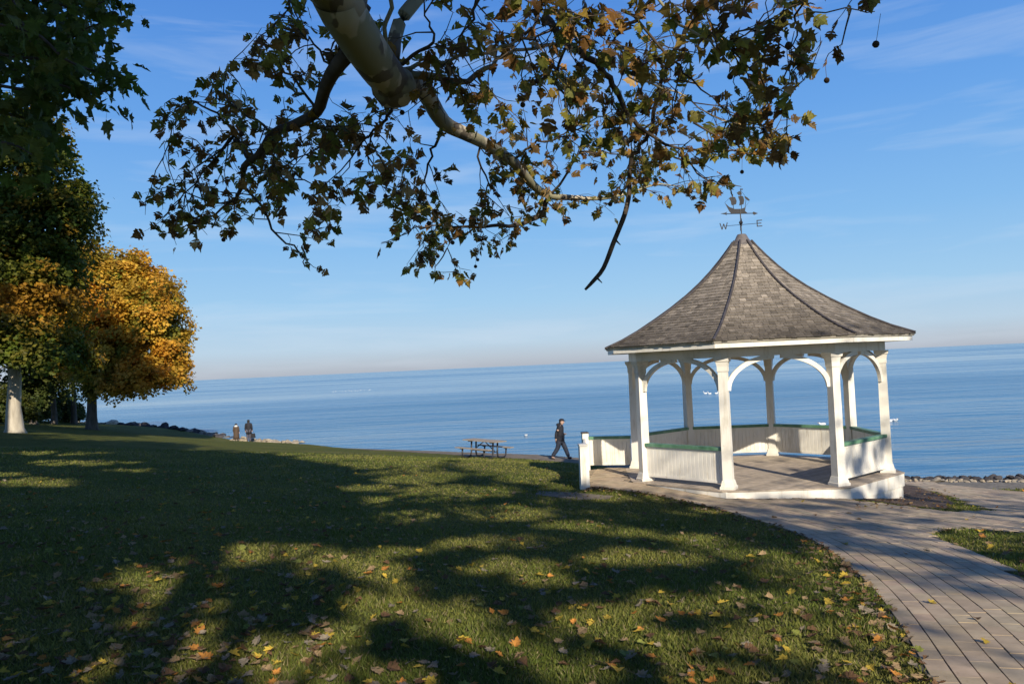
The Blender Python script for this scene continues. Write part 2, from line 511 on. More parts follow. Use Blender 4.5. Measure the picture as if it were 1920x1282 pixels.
def STONY(x, y): return (x > 9.9) & (y > 22.6) & (y < 40)
gx = np.unique(np.concatenate([np.linspace(-140, -40, 34), np.linspace(-40, -14, 44), np.linspace(-14, 20, 137), np.linspace(20, 60, 30)]))
gy = np.unique(np.concatenate([np.linspace(-60, 0, 24), np.linspace(0, 46, 185), np.linspace(46, 90, 75), np.linspace(90, 140, 26)]))
GX, GY = np.meshgrid(gx, gy)
GZ = zt(GX.ravel(), GY.ravel()).reshape(GX.shape)
nx, ny = len(gx), len(gy)
idx = np.arange(nx * ny).reshape(ny, nx)
F = np.stack([idx[:-1, :-1], idx[:-1, 1:], idx[1:, 1:], idx[1:, :-1]], -1).reshape(-1, 4)
V = np.stack([GX, GY, GZ], -1).reshape(-1, 3)
me = mesh_np('lawn', V, F, smooth=True)
me.materials.append(M['lawn']); me.materials.append(M['shore'])
fc = V[F].mean(1)
me.polygons.foreach_set('material_index', (~inside(LAND, fc[:, 0], fc[:, 1]) | STONY(fc[:, 0], fc[:, 1])).astype(np.int32))
tag(link('lawn', me), kind='structure')

# lake
me = mesh_np('lake', [(-60000, 6, WATER), (60000, 6, WATER), (60000, 60000, WATER), (-60000, 60000, WATER)], [(0, 1, 2, 3)])
tag(link('lake', me, M['water']), kind='structure')

# ------------------------------------------------------------------ gazebo constants
GC = np.array([6.045, 20.571]); GTH = 3.4619; GR = 3.106
def gang(k): return GTH + k * math.pi / 4
def oct_poly(r): return [(GC[0] + r * math.cos(gang(k)), GC[1] + r * math.sin(gang(k))) for k in range(8)]

# ------------------------------------------------------------------ paths
def smooth_poly(P, it=2):
    P = np.asarray(P, float)
    for _ in range(it):
        Q = [P[0]]
        for a, b_ in zip(P[:-1], P[1:]): Q += [a * .75 + b_ * .25, a * .25 + b_ * .75]
        Q.append(P[-1]); P = np.array(Q)
    return P
LEDGE_PX = [(1830,1400),(1749,1282),(1687,1171),(1639,1106),(1591,1061),(1552,1028),(1494,999),(1413,974),(1348,954),(1300,944),(1230,928),(1160,919),(1112,915)]
LEDGE = ground_at(*np.array(LEDGE_PX, float).T)[:, :2]
LEDGE = smooth_poly(np.concatenate([LEDGE, [[1.62, 18.95]]]), 2)
rp_ = ground_at(*np.array([(2350,1400),(2120,1200),(1925,1090),(1850,1047),(1790,1024),(1745,1003),(1752,994),(1800,992),(1925,1000)], float).T)[:, :2]
is_ = ground_at(*np.array([(1925,966),(1860,958),(1780,961),(1700,950),(1650,944),(1590,938)], float).T)[:, :2]
PATH_A = np.concatenate([LEDGE, [(1.95, 22.72), (3.4, 22.9), (5, 21), (8, 19)], is_[::-1], rp_[::-1]])
upper = ground_at(*np.array([(1691,899),(1760,908),(1850,917),(1925,923),(2150,942)], float).T)[:, :2]
lower = ground_at(*np.array([(2150,1020),(1925,1000),(1925,966),(1860,957),(1800,936),(1720,914),(1691,906)], float).T)[:, :2]
PATH_B = np.concatenate([upper, lower])
SC = smooth_poly([(10.2,24.4),(7.6,26.6),(5.4,29.6),(3.7,32.4),(1.6,34.6),(-0.9,36.6),(-5,40.2),(-8.4,43.4)], 2)
def offset(P, t):
    d = np.gradient(P, axis=0); d /= np.linalg.norm(d, axis=1)[:, None]
    return P + np.stack([d[:, 1], -d[:, 0]], -1) * t
PATH_C = np.concatenate([offset(SC, -1.25), offset(SC, 1.25)[::-1]])
OCT = oct_poly(3.46)
def on_path(x, y):
    return (inside(PATH_A, x, y) | inside(PATH_B, x, y) | inside(PATH_C, x, y)) & ~inside(OCT, x, y)
def sheet(name, poly, lift, mat, step=0.3, kind='structure'):
    poly = np.asarray(poly); lo, hi = poly.min(0), poly.max(0)
    xs, ys = np.arange(lo[0], hi[0] + step, step), np.arange(lo[1], hi[1] + step, step)
    X, Y = np.meshgrid(xs, ys)
    id_ = np.arange(X.size).reshape(X.shape)
    F = np.stack([id_[:-1, :-1], id_[:-1, 1:], id_[1:, 1:], id_[1:, :-1]], -1).reshape(-1, 4)
    xf, yf = X.ravel(), Y.ravel()
    c = np.stack([xf, yf], -1)[F].mean(1)
    k = inside(poly, c[:, 0], c[:, 1])
    F = F[k]
    u, inv = np.unique(F, return_inverse=True)
    V = np.stack([xf[u], yf[u], zt(xf[u], yf[u]) + lift], -1)
    return tag(link(name, mesh_np(name, V, inv.reshape(F.shape), smooth=True), mat), kind=kind)
path_o = sheet('brick_path', PATH_A, 0.012, M['joint'], 0.12)
pathb_o = sheet('shore_path', PATH_B, 0.011, M['joint'], 0.2)
sheet('shore_walk', PATH_C, 0.008, M['dirt'], 0.3)

# pavers, laid in courses along the left edge of the path
def arclen(P):
    s_ = np.concatenate([[0], np.cumsum(np.linalg.norm(np.diff(P, axis=0), axis=1))]); return s_
def along(P, s_, q):
    return np.stack([np.interp(q, s_, P[:, 0]), np.interp(q, s_, P[:, 1])], -1)
def pavers(curve, tmax, cw, ln, polytest):
    P = np.concatenate([curve, [curve[-1] + (curve[-1] - curve[-2]) / np.linalg.norm(curve[-1] - curve[-2]) * 3]])
    s_ = arclen(P)
    dn = np.gradient(along(P, s_, np.linspace(0, s_[-1], 120)), axis=0)
    ker = np.ones(13) / 13
    dn = np.stack([np.convolve(np.pad(dn[:, i], 6, 'edge'), ker, 'valid') for i in (0, 1)], -1)
    dn /= np.linalg.norm(dn, axis=1)[:, None]
    nr = np.stack([dn[:, 1], -dn[:, 0]], -1)
    def pt(q, t):
        i = q / s_[-1] * 119
        nn = np.stack([np.interp(i, np.arange(120), nr[:, k]) for k in (0, 1)], -1)
        return along(P, s_, q) + nn * t
    quads = []
    for r in range(int(tmax / cw)):
        t0, t1 = r * cw + 0.0048, (r + 1) * cw - 0.0048
        q0 = np.arange(-(r % 2) * ln / 2, s_[-1] - ln, ln)
        q0 = q0[q0 >= 0]
        a, b_, c, d = pt(q0 + .0008, t0), pt(q0 + .0008, t1), pt(q0 + ln - .0008, t1), pt(q0 + ln - .0008, t0)
        quads.append(np.stack([a, b_, c, d], 1))
    Q = np.concatenate(quads)
    ce = Q.mean(1)
    ok = polytest(ce[:, 0], ce[:, 1])
    return Q[ok]
def paver_objects(Q, base, parent, nbig, stuff_name):
    Z = zt(Q[..., 0].ravel(), Q[..., 1].ravel()).reshape(Q.shape[:2])
    jit = rng.normal(0, 0.0014, (len(Q), 1)) + rng.normal(0, 0.0006, Q.shape[:2])
    top = np.concatenate([Q, (Z + 0.02 + jit)[..., None]], -1)
    c = top.mean(1, keepdims=True)
    inn = c + (top - c) * 0.990
    rim = top.copy(); rim[..., 2] -= 0.0012
    bot = top.copy(); bot[..., 2] -= 0.04
    V = np.concatenate([inn, rim, bot], 1)                       # 12 verts
    fq = [(3, 2, 1, 0)]
    for k in range(4):
        j = (k + 1) % 4
        fq += [(k, j, 4 + j, 4 + k), (4 + k, 4 + j, 8 + j, 8 + k)]
    fq = np.array(fq)
    br = np.clip(rng.normal(1, 0.055, (len(Q), 1)), .8, 1.2)
    tint = rng.normal(0, 0.015, (len(Q), 3))
    col = np.clip(np.array(base) * br * (1 + tint), 0.05, 0.6)
    px, dep = project(top)
    d1, d2 = px[:, 2] - px[:, 0], px[:, 3] - px[:, 1]
    area = np.abs(d1[:, 0] * d2[:, 1] - d1[:, 1] * d2[:, 0]) / 2
    cpx = px.mean(1)
    vis = (dep.min(1) > 1) & (cpx[:, 0] > -10) & (cpx[:, 0] < IW + 10) & (cpx[:, 1] < IH + 10)
    order = np.argsort(-area * vis)
    big, rest = order[:nbig], order[nbig:]
    for i in big:
        o0 = V[i].mean(0)
        me = mesh_np('paver', V[i] - o0, fq, np.repeat(col[i:i + 1], len(fq), 0))
        link('paver', me, M['paver'], parent, Vector(o0))
    if len(rest):
        Fs = (fq[None] + (np.arange(len(rest)) * 12)[:, None, None]).reshape(-1, 4)
        me = mesh_np(stuff_name, V[rest].reshape(-1, 3), Fs, np.repeat(col[rest], len(fq), 0))
        tag(link(stuff_name, me, M['paver'], parent), kind='stuff')
QA = pavers(LEDGE, 9.0, 0.148, 0.25, lambda x, y: inside(PATH_A, x, y) & ~inside(oct_poly(3.50), x, y))
paver_objects(QA, (0.45, 0.355, 0.245), path_o, 290, 'paver_field')
QB = pavers(np.array(upper[::1]), 9.0, 0.2, 0.4, lambda x, y: inside(PATH_B, x, y) & ~inside(PATH_A, x, y))
paver_objects(QB, (0.44, 0.35, 0.245), pathb_o, 0, 'paver_field')

isl = ground_at(*np.array([(1686,906),(1722,914),(1765,929),(1790,944),(1775,954),(1700,948),(1655,942),(1600,936),(1600,930),(1686,930)], float).T)[:, :2]
sheet('soil_bed', isl, 0.010, M['soil'], 0.08)
drt = ground_at(*np.array([(1010,920),(1050,922),(1100,925),(1150,930),(1140,936),(1085,937),(1040,932),(1005,927)], float).T)[:, :2]
sheet('worn_ground', drt, 0.006, M['dirt'], 0.07)

# ------------------------------------------------------------------ gazebo
gz = thing('gazebo', (GC[0], GC[1], 0), 'white octagonal wooden gazebo with flared shingled roof and ship weathervane beside the lake', 'gazebo')
def gp(r, a, z): return (r * math.cos(a), r * math.sin(a), z)
# floor boards clipped to the octagon, on a rim
RS = 3.45
ap = RS * math.cos(math.pi / 8)
mb = MB()
vs = [gp(RS, gang(k), -0.32) for k in range(8)] + [gp(RS, gang(k), -0.03) for k in range(8)]
mb.add(vs, [tuple(range(7, -1, -1)), tuple(range(8, 16))] + [(k, (k + 1) % 8, 8 + (k + 1) % 8, 8 + k) for k in range(8)])
rim = mb.build('floor_rim', M['white'], gz)
flo = bpy.data.objects.new('floor', None); COL.objects.link(flo); flo.parent = gz
fdir = gang(2.5) + math.pi / 2
fu, fv = np.array([math.cos(fdir), math.sin(fdir)]), np.array([-math.sin(fdir), math.cos(fdir)])
OCL = np.array([gp(RS + 0.02, gang(k), 0)[:2] for k in range(8)])
def clip_half(t):                                   # extent of octagon along fu at offset t along fv
    q = [(p @ fu, p @ fv) for p in OCL]; xs = []
    for i in range(8):
        (x1, y1), (x2, y2) = q[i], q[(i + 1) % 8]
        if (y1 - t) * (y2 - t) <= 0 and y1 != y2: xs.append(x1 + (x2 - x1) * (t - y1) / (y2 - y1))
    return (min(xs), max(xs)) if len(xs) >= 2 else None
bw = 0.14
t = -3.2
while t < 3.2:
    e0, e1 = clip_half(t + .003), clip_half(t + bw - .003)
    if e0 and e1:
        zz = -0.004 + random.uniform(-.0015, .0015)
        c2 = [fu * e0[0] + fv * (t + .003), fu * e0[1] + fv * (t + .003), fu * e1[1] + fv * (t + bw - .003), fu * e1[0] + fv * (t + bw - .003)]
        k = random.uniform(.86, 1.14)
        mb = MB()
        mb.add([(*p, -.03) for p in c2] + [(*p, zz) for p in c2], BOXF, (0.42 * k, 0.35 * k, 0.275 * k))
        mb.build('floor_board', M['deck'], flo)
    t += bw
# skirt down to the ground
sk = bpy.data.objects.new('foundation_skirt', None); COL.objects.link(sk); sk.parent = gz
for k in (2, 3, 4, 5):
    a, b_ = np.array(gp(3.40, gang(k), 0)), np.array(gp(3.40, gang(k + 1), 0))
    L = np.linalg.norm(b_ - a); d = (b_ - a) / L; rz = math.atan2(d[1], d[0]); nb = 13
    for i in range(nb):
        c = a + d * L * (i + .5) / nb
        mb = MB(); mb.box((c[0], c[1], -0.735), (L / nb - .006, .03, 1.13), rz); mb.build('skirt_board', M['white'], sk)
# columns with braces
for k in range(8):
    a = gang(k); c = gp(GR, a, 0)
    mb = MB()
    mb.loft([(0.19, .106, .106), (2.72, .094, .094)], a, c[:2])
    col = mb.build('column', M['white'], gz)
    mb = MB(); mb.loft([(-0.004, .165, .165), (.055, .165, .165), (.062, .148, .148), (.15, .128, .128), (.192, .118, .118)], a, c[:2]); mb.build('column_base', M['white'], col)
    mb = MB(); mb.loft([(2.58, .100, .100), (2.60, .109, .109), (2.70, .109, .109), (2.80, .128, .128), (2.815, .150, .150), (2.90, .162, .162)], a, c[:2]); mb.build('capital', M['white'], col)
    for sgn in (1, -1):
        nb_ = np.array(gp(GR, gang(k + sgn), 0)); p0 = np.array(c); d = nb_ - p0; d /= np.linalg.norm(d)
        pts = []
        for i in range(13):
            w = R_(88) * i / 12
            pts.append(p0 + d * (.10 + 1.05 * (1 - math.cos(w))) + np.array([0, 0, 2.16 + .72 * math.sin(w)]))
        nrm = np.array([-d[1], d[0], 0])
        mb = MB(); mb.sweep(pts, nrm, .085, .10); mb.build('arch_brace', M['white'], col)
# ring beam, soffit, fascia
for k in range(8):
    a, b_ = np.array(gp(GR + .02, gang(k), 0)), np.array(gp(GR + .02, gang(k + 1), 0))
    d = b_ - a; L = np.linalg.norm(d); rz = math.atan2(d[1], d[0]); c = (a + b_) / 2
    mb = MB(); mb.box((c[0], c[1], 3.01), (L + .055, .14, .22), rz); mb.build('ring_beam', M['white'], gz)
    a, b_ = np.array(gp(3.8, gang(k), 0)), np.array(gp(3.8, gang(k + 1), 0))
    d = b_ - a; L = np.linalg.norm(d); rz = math.atan2(d[1], d[0]); c = (a + b_) / 2
    n_ = np.array([math.cos(gang(k + .5)), math.sin(gang(k + .5)), 0])
    c = c - n_ * .018
    mb = MB(); mb.box((c[0], c[1], 3.178), (L - .012, .034, .145), rz); mb.build('fascia_board', M['white'], gz)
mb = MB()
vs = []
for r, z in ((3.76, 3.125), (2.9, 3.125), (3.76, 3.135), (2.9, 3.135)): vs += [gp(r, gang(k), z) for k in range(8)]
fs = []
for k in range(8):
    j = (k + 1) % 8
    fs += [(k, 8 + k, 8 + j, j), (16 + k, 16 + j, 24 + j, 24 + k)]
mb.add(vs, fs); mb.build('soffit', M['white'], gz)
# roof deck with concave (bell) slopes
PROF = [(3.86, 3.262), (3.35, 3.46), (2.9, 3.68), (2.4, 3.965), (1.95, 4.24), (1.5, 4.55), (1.15, 4.83), (.85, 5.11), (.58, 5.40), (.36, 5.66), (.22, 5.84), (.12, 5.98)]
PR = np.array(PROF)
ps = np.concatenate([[0], np.cumsum(np.linalg.norm(np.diff(PR, axis=0), axis=1))])
mb = MB(); n_ = len(PROF)
vs = [gp(r, gang(k), z) for r, z in PROF for k in range(8)]
fs = [(i * 8 + k, i * 8 + (k + 1) % 8, (i + 1) * 8 + (k + 1) % 8, (i + 1) * 8 + k) for i in range(n_ - 1) for k in range(8)]
vs2 = [gp(r - .03, gang(k), z - .05) for r, z in PROF for k in range(8)]
mb.add(vs, fs); mb.add(vs2, [f[::-1] for f in fs])
mb.add([vs[k] for k in range(8)] + [vs2[k] for k in range(8)], [(k, 8 + k, 8 + (k + 1) % 8, (k + 1) % 8) for k in range(8)])
roof = mb.build('roof', M['under'], gz)
SH_V, SH_C, SH_A = [], [], []
expo = 0.138
ncourse = int((ps[-1] - 0.24) / expo)
FQ = np.array([(0, 1, 2, 3), (4, 5, 1, 0), (5, 6, 2, 1), (7, 4, 0, 3)])
camv = EYE - np.array([GC[0], GC[1], 0])
def rz_at(s_): return float(np.interp(s_, ps, PR[:, 0])), float(np.interp(s_, ps, PR[:, 1]))
for k in range(8):
    am = gang(k + .5); dm, dt = np.array([math.cos(am), math.sin(am), 0]), np.array([-math.sin(am), math.cos(am), 0])
    for i in range(ncourse):
        sb, st = i * expo - .02, min(i * expo + expo * 1.12, ps[-1])
        (rb, zb), (rt, zt_) = rz_at(max(sb, 0)), rz_at(st)
        if sb < 0: rb += .018; zb -= .007
        ab, at_ = rb * math.cos(math.pi / 8), rt * math.cos(math.pi / 8)
        wb, wt = rb * math.sin(math.pi / 8), rt * math.sin(math.pi / 8)
        nrm = dm * (zt_ - zb) + np.array([0, 0, 1]) * (ab - at_); nrm /= np.linalg.norm(nrm)
        u = -wb - random.uniform(0, .12)
        while u < wb:
            w = random.uniform(.11, .20)
            ua, ub = max(u, -wb), min(u + w - .006, wb)
            u += w
            if ub - ua < .03: continue
            ta, tb = np.clip((ua, ub), -wt, wt)
            hb = .02 + random.uniform(-.005, .008); dz = random.uniform(-.012, .012)
            sl = (dm * (ab - at_) + np.array([0, 0, zb - zt_])); sl /= np.linalg.norm(sl)
            B = dm * ab + np.array([0, 0, zb]) + sl * dz; T = dm * at_ + np.array([0, 0, zt_])
            v = [B + dt * ua + nrm * hb, B + dt * ub + nrm * hb, T + dt * tb + nrm * .004, T + dt * ta + nrm * .004]
            v += [p - nrm * (hb if q < 2 else .01) for q, p in enumerate(v)]
            SH_V.append(np.array(v))
            # weathering: darker, mossier cedar low on the slopes in patches
            pz = B + dt * (ua + ub) / 2
            moss = .5 + .5 * math.sin(pz[0] * 1.9 + 1.3 * math.sin(pz[1] * 1.3)) * math.sin(pz[2] * 2.3 + pz[0])
            low = max(0, 1 - i / (ncourse * .55))
            g = random.gauss(.178, .031) * (1 - .5 * low * (.45 + .55 * moss)) * (1 + .35 * (i / ncourse))
            if random.random() < .06: g *= 1.35
            g = min(max(g, .04), .33)
            SH_C.append((g * 1.08, g * .94, g * .77))
            f_ = nrm @ (camv - v[0])
            SH_A.append((w * f_ / np.linalg.norm(camv - v[0]) ** 3) if f_ > 0 else 0)
SH_V, SH_C, SH_A = np.array(SH_V), np.array(SH_C), np.array(SH_A)
order = np.argsort(-SH_A)
for i in order[:300]:
    o0 = SH_V[i].mean(0)
    link('shingle', mesh_np('shingle', SH_V[i] - o0, FQ, np.repeat(SH_C[i:i + 1], 4, 0)), M['shingle'], roof, Vector(o0))
rest = order[300:]
me = mesh_np('shingle_field', SH_V[rest].reshape(-1, 3), (FQ[None] + (np.arange(len(rest)) * 8)[:, None, None]).reshape(-1, 4), np.repeat(SH_C[rest], 4, 0))
tag(link('shingle_field', me, M['shingle'], roof), kind='stuff')
for k in range(8):
    mb = MB()
    pts = [np.array(gp(r + .012, gang(k), z + .03)) for r, z in PROF[:-1]]
    mb.tube(pts, .030, 6); mb.build('hip_ridge', M['hip'], roof)
mb = MB(); mb.lathe([(.30, 5.735), (.285, 5.76), (.17, 5.93), (.125, 6.02), (.105, 6.045), (.02, 6.05)], 16); mb.build('roof_cap', M['cap'], roof, True)

# weathervane
wv = bpy.data.objects.new('weathervane', None); COL.objects.link(wv); wv.parent = gz; wv.location = (0, 0, 6.04)
wv.rotation_euler = (0, 0, R_(-14)); wv.scale = (1.08, 1.08, 1.0)
mb = MB(); mb.tube([(0, 0, -.05), (0, 0, .66)], .013, 8); mb.build('pole', M['iron'], wv)
mb = MB(); mb.lathe([(.005, -.05), (.03, -.042), (.048, 0), (.03, .042), (.005, .05)], 12, (0, 0, .31)); mb.build('ball', M['iron'], wv, True)
mb = MB(); mb.lathe([(.004, -.03), (.02, -.02), (.028, 0), (.02, .02), (.004, .03)], 10, (0, 0, .255)); mb.build('ball', M['iron'], wv, True)
mb = MB(); mb.tube([(-.36, 0, .255), (.36, 0, .255)], .006, 6); mb.tube([(0, -.30, .255), (0, .30, .255)], .006, 6); mb.build('cross_arm', M['iron'], wv)
def letter(segs, off, turn):
    mb = MB()
    for (x0, z0), (x1, z1) in segs:
        d = np.array([x1 - x0, 0, z1 - z0]); mb.sweep([(x0, 0, z0), (x1, 0, z1)], (0, 1, 0), .014, .022)
    o = mb.build('letter', M['iron'], wv); o.location = off; o.rotation_euler = (0, 0, turn)
h, w = .085, .06
letter([((-.085, h), (-.042, -h)), ((-.042, -h), (0, h * .7)), ((0, h * .7), (.042, -h)), ((.042, -h), (.085, h))], (-.40, 0, .255), 0)
letter([((-w, -h), (-w, h)), ((-w, h - .011), (w * .9, h - .011)), ((-w, 0), (w * .6, 0)), ((-w, -h + .011), (w * .9, -h + .011))], (.43, 0, .255), 0)
letter([((-w, -h), (-w, h)), ((-w, h), (w, -h)), ((w, -h), (w, h))], (0, .36, .255), R_(90))
letter([((w, h * .8), (-w * .4, h)), ((-w * .4, h), (-w, h * .45)), ((-w, h * .45), (w, -h * .45)), ((w, -h * .45), (w * .4, -h)), ((w * .4, -h), (-w, -h * .8))], (0, -.36, .255), R_(90))
mb = MB()
mb.tube([(-.40, 0, .575), (.34, 0, .52)], .010, 6)
mb.prism([(.30, .565), (.40, .512), (.31, .478), (.27, .525)], -.008, .008)
mb.prism([(-.46, .588), (-.36, .598), (-.30, .62), (-.33, .572), (-.31, .528), (-.36, .560)], -.008, .008)
mb.build('arrow', M['iron'], wv)
mb = MB()
mb.prism([(-.20, .55), (-.25, .62), (-.30, .74), (-.35, .86), (-.30, .80), (-.24, .735), (-.12, .675), (.02, .665), (.10, .685), (.105, .70), (.18, .78), (.22, .84), (.13, .72), (.11, .60), (.16, .545)], -.007, .007)
mb.prism([(-.245, .97), (-.17, 1.0), (-.10, .98), (-.07, .88), (-.085, .80), (-.17, .775), (-.20, .80), (-.205, .88)], -.006, .006)
mb.prism([(-.035, .99), (.03, 1.01), (.085, .98), (.105, .88), (.085, .78), (-.02, .755), (.0, .86)], -.006, .006)
mb.prism([(-.06, 1.09), (.0, 1.13), (.05, 1.10), (.055, 1.03), (-.02, 1.02)], -.006, .006)
mb.prism([(.11, .98), (.17, .955), (.235, .875), (.19, .86), (.125, .93)], -.006, .006)
mb.tube([(-.155, 0, .66), (-.155, 0, 1.06)], .008, 5); mb.tube([(.03, 0, .66), (.03, 0, 1.19)], .008, 5)
mb.tube([(.11, 0, .68), (.155, 0, .95)], .006, 5); mb.tube([(-.35, 0, .86), (-.15, 0, 1.05)], .004, 4); mb.tube([(.22, 0, .84), (.03, 0, 1.15)], .004, 4)
mb.prism([(.03, 1.19), (.09, 1.18), (.08, 1.15), (.03, 1.155)], -.004, .004)
mb.build('ship', M['iron'], wv)
# ------------------------------------------------------------------ railings of vertical boards (A-B and C-D stay open)
def rail_panel(parent, a, b_, z0, z1, nboards, name='railing_panel', cap=True):
    a, b_ = np.array(a, float), np.array(b_, float)
    d = b_ - a; L = np.linalg.norm(d); d /= L; rz = math.atan2(d[1], d[0]); c = (a + b_) / 2
    mb = MB()
    mb.box((c[0], c[1], z0 + .03), (L, .07, .055), rz)
    mb.box((c[0], c[1], z1 - .03), (L, .06, .055), rz)
    o = mb.build(name, M['white'], parent)
    for i in range(nboards):
        p = a + d * L * (i + .5) / nboards
        m_ = MB()
        hw, g = L / nboards / 2 - .0015, .006
        prof = [(-hw, -.016), (-hw + g, -.023), (hw - g, -.023), (hw, -.016), (hw, .016), (hw - g, .023), (-hw + g, .023), (-hw, .016)]
        ca, sa = math.cos(rz), math.sin(rz)
        vs = []
        for z in (z0 + .058, z1 - .058): vs += [(p[0] + x * ca - y * sa, p[1] + x * sa + y * ca, z) for x, y in prof]
        m_.add(vs, [(j, (j + 1) % 8, 8 + (j + 1) % 8, 8 + j) for j in range(8)] + [tuple(range(7, -1, -1)), tuple(range(8, 16))])
        m_.build('board', M['white'], o)
    if cap:
        m_ = MB()
        m_.box((c[0], c[1], z1 + .04), (L + .0, .15, .075), rz); m_.build('green_cap', M['green'], o)
    return o
for k in range(8):
    if k in (1, 7): continue                       # C-D step and A-B entrance stay open
    a, b_ = np.array(gp(GR, gang(k), 0))[:2], np.array(gp(GR, gang(k + 1), 0))[:2]
    d = (b_ - a) / np.linalg.norm(b_ - a)
    rail_panel(gz, a + d * .10, b_ - d * .10, .10, .83, 20)

# ------------------------------------------------------------------ low wall at the left of the gazebo
lw = thing('low_wall', (1.56, 18.92, 0), 'low white boarded wall with green cap and two end posts beside the open left bay of the gazebo', 'wall')
def post(parent, x, y, hw, z0, z1, cap_mat, rz):
    mb = MB(); mb.loft([(z0, hw + .012, hw + .012), (z1, hw, hw)], rz, (x, y)); p = mb.build('post', M['white'], parent)
    mb = MB(); mb.loft([(z1, hw + .015, hw + .015), (z1 + .03, hw + .015, hw + .015), (z1 + .045, hw - .01, hw - .01)], rz, (x, y)); mb.build('post_cap', cap_mat, p)
post(lw, 0, 0, .095, -.25, .98, M['white'], R_(6))
post(lw, .38, 3.78, .085, -.35, .93, M['hip'], R_(6))
rail_panel(lw, (.02, .12), (.36, 3.68), .02, .80, 24, 'side_panel', False)
rail_panel(lw, (.49, 3.76), (1.62, 3.45), .03, .76, 10, 'back_panel', True)

# ------------------------------------------------------------------ picnic table
pt = ground_at([908], [858])[0]
pz = zt1(pt[0], pt[1])
tb = thing('picnic_table', (pt[0], pt[1], pz), 'picnic table with weathered wooden boards on black metal legs at the edge of the lawn', 'table', rz=R_(-38))
tb.rotation_euler = (Matrix.Rotation(R_(3.0), 3, 'Y') @ Matrix.Rotation(R_(-38), 3, 'Z')).to_euler()
for i in range(5):
    mb = MB(); mb.box((0, (i - 2) * .152, .745), (1.84, .142, .04)); mb.build('tabletop_board', M['wood'], tb)
for s_ in (-1, 1):
    for i in range(2):
        mb = MB(); mb.box((0, s_ * (.68 + i * .135), .445), (1.84, .127, .038)); mb.build('seat_board', M['wood'], tb)
for ex in (-.60, .60):
    for s_ in (-1, 1):
        mb = MB()
        pts = [(ex, s_ * .15, .70), (ex, s_ * .15, .22), (ex, s_ * .19, .08), (ex, s_ * .28, .03), (ex, s_ * .50, .03), (ex, s_ * .66, .05), (ex, s_ * .73, .13), (ex, s_ * .74, .40)]
        mb.tube(pts, .036, 8); mb.build('leg', M['iron'], tb, True)
        mb = MB(); mb.box((ex, s_ * .745, .412), (.06, .26, .03)); mb.build('seat_bracket', M['iron'], tb)
    mb = MB(); mb.box((ex, 0, .705), (.07, .70, .045)); mb.build('tabletop_bracket', M['iron'], tb)
    mb = MB(); mb.tube([(ex, 0, .30), (ex * .1, 0, .68)], .02, 6); mb.build('brace', M['iron'], tb)
mb = MB(); mb.tube([(-.6, 0, .30), (.6, 0, .30)], .022, 6); mb.build('stretcher', M['iron'], tb)
for ex in (-.6, .6):
    mb = MB(); mb.tube([(ex, -.15, .30), (ex, .15, .30)], .022, 6); mb.build('stretcher', M['iron'], tb)

# ------------------------------------------------------------------ people
def flat(name, c, rough=0.8):
    k = 0.75
    return pmat(name, [(0.3, tuple(q * k for q in c)), (0.7, c)], 14, rough, 0.15, 60)
M['skin'] = flat('skin', (0.52, 0.34, 0.26), .55)
M['navy'] = flat('navy_cloth', (0.015, 0.016, 0.024))
M['jean'] = flat('dark_trousers', (0.020, 0.027, 0.048))
M['blackc'] = flat('black_cloth', (0.014, 0.014, 0.018))
M['shoe'] = flat('shoe_leather', (0.03, 0.022, 0.018))
M['sole'] = flat('pale_sole', (0.6, 0.58, 0.54))
M['brownc'] = flat('brown_wool', (0.085, 0.055, 0.036))
M['scarf'] = flat('white_scarf', (0.75, 0.73, 0.72))
M['greyt'] = flat('grey_trousers', (0.085, 0.085, 0.12))
M['hair'] = flat('dark_hair', (0.03, 0.022, 0.016))
SKF = 1.27
def skin(name, V, E, Rr, mat, parent, root=0, sub=2, extra=None):
    me = bpy.data.meshes.new(name + '_cage')
    me.from_pydata([tuple(v) for v in V], E, [])
    o = bpy.data.objects.new(name + '_cage', me); COL.objects.link(o)
    md = o.modifiers.new('skin', 'SKIN'); md.use_smooth_shade = True
    sv = me.skin_vertices[0].data
    for i, r in enumerate(Rr):
        r = r if hasattr(r, '__len__') else (r, r)
        sv[i].radius = (r[0] * SKF, r[1] * SKF)
        sv[i].use_root = (i == root)
    ms = o.modifiers.new('sub', 'SUBSURF'); ms.levels = ms.render_levels = sub
    dg = bpy.context.evaluated_depsgraph_get(); dg.update()
    out = bpy.data.meshes.new_from_object(o.evaluated_get(dg))
    out.name = name
    bpy.data.objects.remove(o); bpy.data.meshes.remove(me)
    out.materials.clear()
    if extra is not None:                              # join fingers, nose and ears into the same body mesh
        import bmesh
        bm = bmesh.new(); bm.from_mesh(out)
        t_ = extra.mesh('tmp', True); bm.from_mesh(t_); bm.to_mesh(out); bm.free(); bpy.data.meshes.remove(t_)
    out.polygons.foreach_set('use_smooth', [True] * len(out.polygons))
    return link(name, out, mat, parent)
def hand(mb, w, d, up, curl):                          # palm is skinned; fingers and thumb added from wrist w along d
    w, d, up = (np.array(q, float) for q in (w, d, up))
    d /= np.linalg.norm(d); sd = np.cross(d, up); sd /= np.linalg.norm(sd)
    for i, L in enumerate((.068, .076, .072, .056)):
        b0 = w + d * .085 + sd * (i - 1.5) * .019
        k1 = b0 + d * L * .5 - up * L * .18 * curl
        k2 = k1 + d * L * .38 - up * L * .38 * curl
        mb.tube([w + d * .05 + sd * (i - 1.5) * .016, b0, k1, k2], [.009, .0095, .0085, .006], 6)
    th = w + d * .03 + sd * .03
    mb.tube([w + d * .015, th, th + d * .035 + sd * .018, th + d * .062 + sd * .014 - up * .01], [.011, .011, .010, .007], 6)
